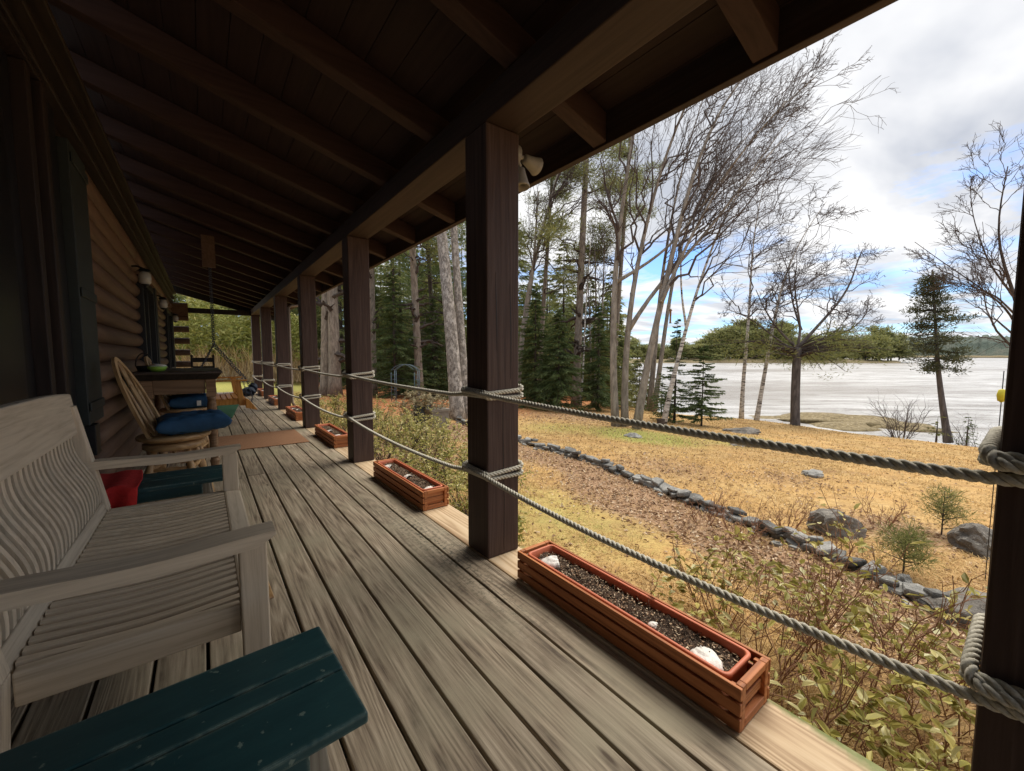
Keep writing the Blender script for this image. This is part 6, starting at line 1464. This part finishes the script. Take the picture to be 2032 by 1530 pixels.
# ------------------------------------------------------------------ grass, litter
q = np.random.default_rng(500)
n_ = 230000
ang = np.radians(q.uniform(8, 93, n_)); rr_2 = 1.5 * (22 / 1.5) ** (q.uniform(0, 1, n_) ** 0.85)
x = rr_2 * np.sin(ang); y = rr_2 * np.cos(ang) - 0.3
li, gr, ne = masks(x, y)
cl = np.sin(x * 3.7 + 1.3 * np.sin(y * 2.9)) * np.sin(y * 4.3 + 1.1 * np.sin(x * 3.1)); lo_ = np.sin(x * 0.9 + 2 * np.sin(y * 0.55)) * np.sin(y * 1.25 - 0.5 * x); keep = (q.random(len(x)) < 0.62 + 0.35 * cl + 0.35 * lo_) & (x > 1.40) & (x < shore_x(y)) & (y > -2.5) & (q.random(n_) > li * 0.75 + ne * 0.8) & (np.abs(wall_x(y) - x) > 0.12)
x, y, gr, rr_2 = x[keep], y[keep], gr[keep], rr_2[keep]
z = ground_z(x, y); n_ = len(x)
def blades(sel, name, matn, lab, hmin, hmax, kind='stuff'):
    X_, Y_, Z_, r_ = x[sel], y[sel], z[sel], rr_2[sel]; k = len(X_)
    w = np.maximum(0.0026, r_ * 0.00062); h = q.uniform(hmin, hmax, k) * (0.8 + 0.25 * r_ / 10)
    a = q.uniform(0, 6.28, k); ln = q.uniform(0.6, 2.2, k); d = np.stack([np.cos(a) * ln, np.sin(a) * ln, np.ones(k)], -1); d /= np.linalg.norm(d, axis=1, keepdims=True)
    s = np.stack([-np.sin(a), np.cos(a), np.zeros(k)], -1); B = np.stack([X_, Y_, Z_ - 0.004], -1)
    mid = B + d * (h * 0.55)[:, None]; tip = B + d * h[:, None]; tip[:, 2] -= h * 0.25
    V = np.stack([B - s * w[:, None], B + s * w[:, None], mid + s * (w * 0.8)[:, None], mid - s * (w * 0.8)[:, None], tip], 1).reshape(-1, 3); i = np.arange(k)[:, None] * 5
    mb = MB(); mb.add(V, i + [0, 1, 2, 3], i + [3, 2, 4]); tag(mb.build(name, M[matn]), lab, 'grass', kind=kind)
g_ = gr * q.uniform(0.3, 1.4, n_) > 0.45
blades(~g_, 'dry_grass', 'grass', 'short dry straw coloured grass covering the lawn', 0.035, 0.105)
blades(g_, 'green_grass', 'greengrass', 'patches of greener grass in the dry lawn', 0.035, 0.08)
# long pale grass by the deck edge at the bottom right
n2_ = 1500; mb = MB(); X_ = q.uniform(1.42, 2.3, n2_); Y_ = q.uniform(-0.3, 0.9, n2_); B = np.stack([X_, Y_, ground_z(X_, Y_)], -1)
dv = q.standard_normal((n2_, 3)) * [0.6, 0.6, 0.1] + [0.5, -0.4, 0.75]; L_ = q.uniform(0.18, 0.42, n2_); s = np.linspace(0, 1, 5)
P = B[:, None] + dv[:, None] * (s[None, :, None] * L_[:, None, None]); P[:, :, 2] -= (0.45 * L_[:, None] * s[None] ** 2); mb.tubes(P, np.linspace(0.0022, 0.0006, 5)[None].repeat(n2_, 0), 3, cap=False)
tag(mb.build('long_grass', M['grass']), 'long pale dry grass blades bent over along the deck edge', 'grass', kind='stuff')
n_ = 60000; ang = np.radians(q.uniform(5, 93, n_)); r3 = 1.6 * (16 / 1.6) ** (q.uniform(0, 1, n_)); x = r3 * np.sin(ang); y = r3 * np.cos(ang) - 0.3; li, gr, ne = masks(x, y)
keep = (x > 1.40) & (y > -2) & (q.random(n_) < np.clip(li * 1.0 + ne * 0.5 + 0.035, 0, 1)) & (x < shore_x(y)); x, y, r3 = x[keep], y[keep], r3[keep]; k = len(x)
P = np.stack([x, y, ground_z(x, y) + q.uniform(0.003, 0.022, k)], -1); d = q.standard_normal((k, 3)) * [1, 1, 0.25]; mb = MB(); leaf_quads(mb, P, d, q.uniform(0.02, 0.045, k) * (1 + r3 / 14), q.uniform(0.005, 0.010, k) * (1 + r3 / 14), q, 0.5)
tag(mb.build('leaf_litter', M['litter']), 'brown and pinkish fallen leaves scattered over the bed and lawn', 'fallen leaves', kind='stuff')
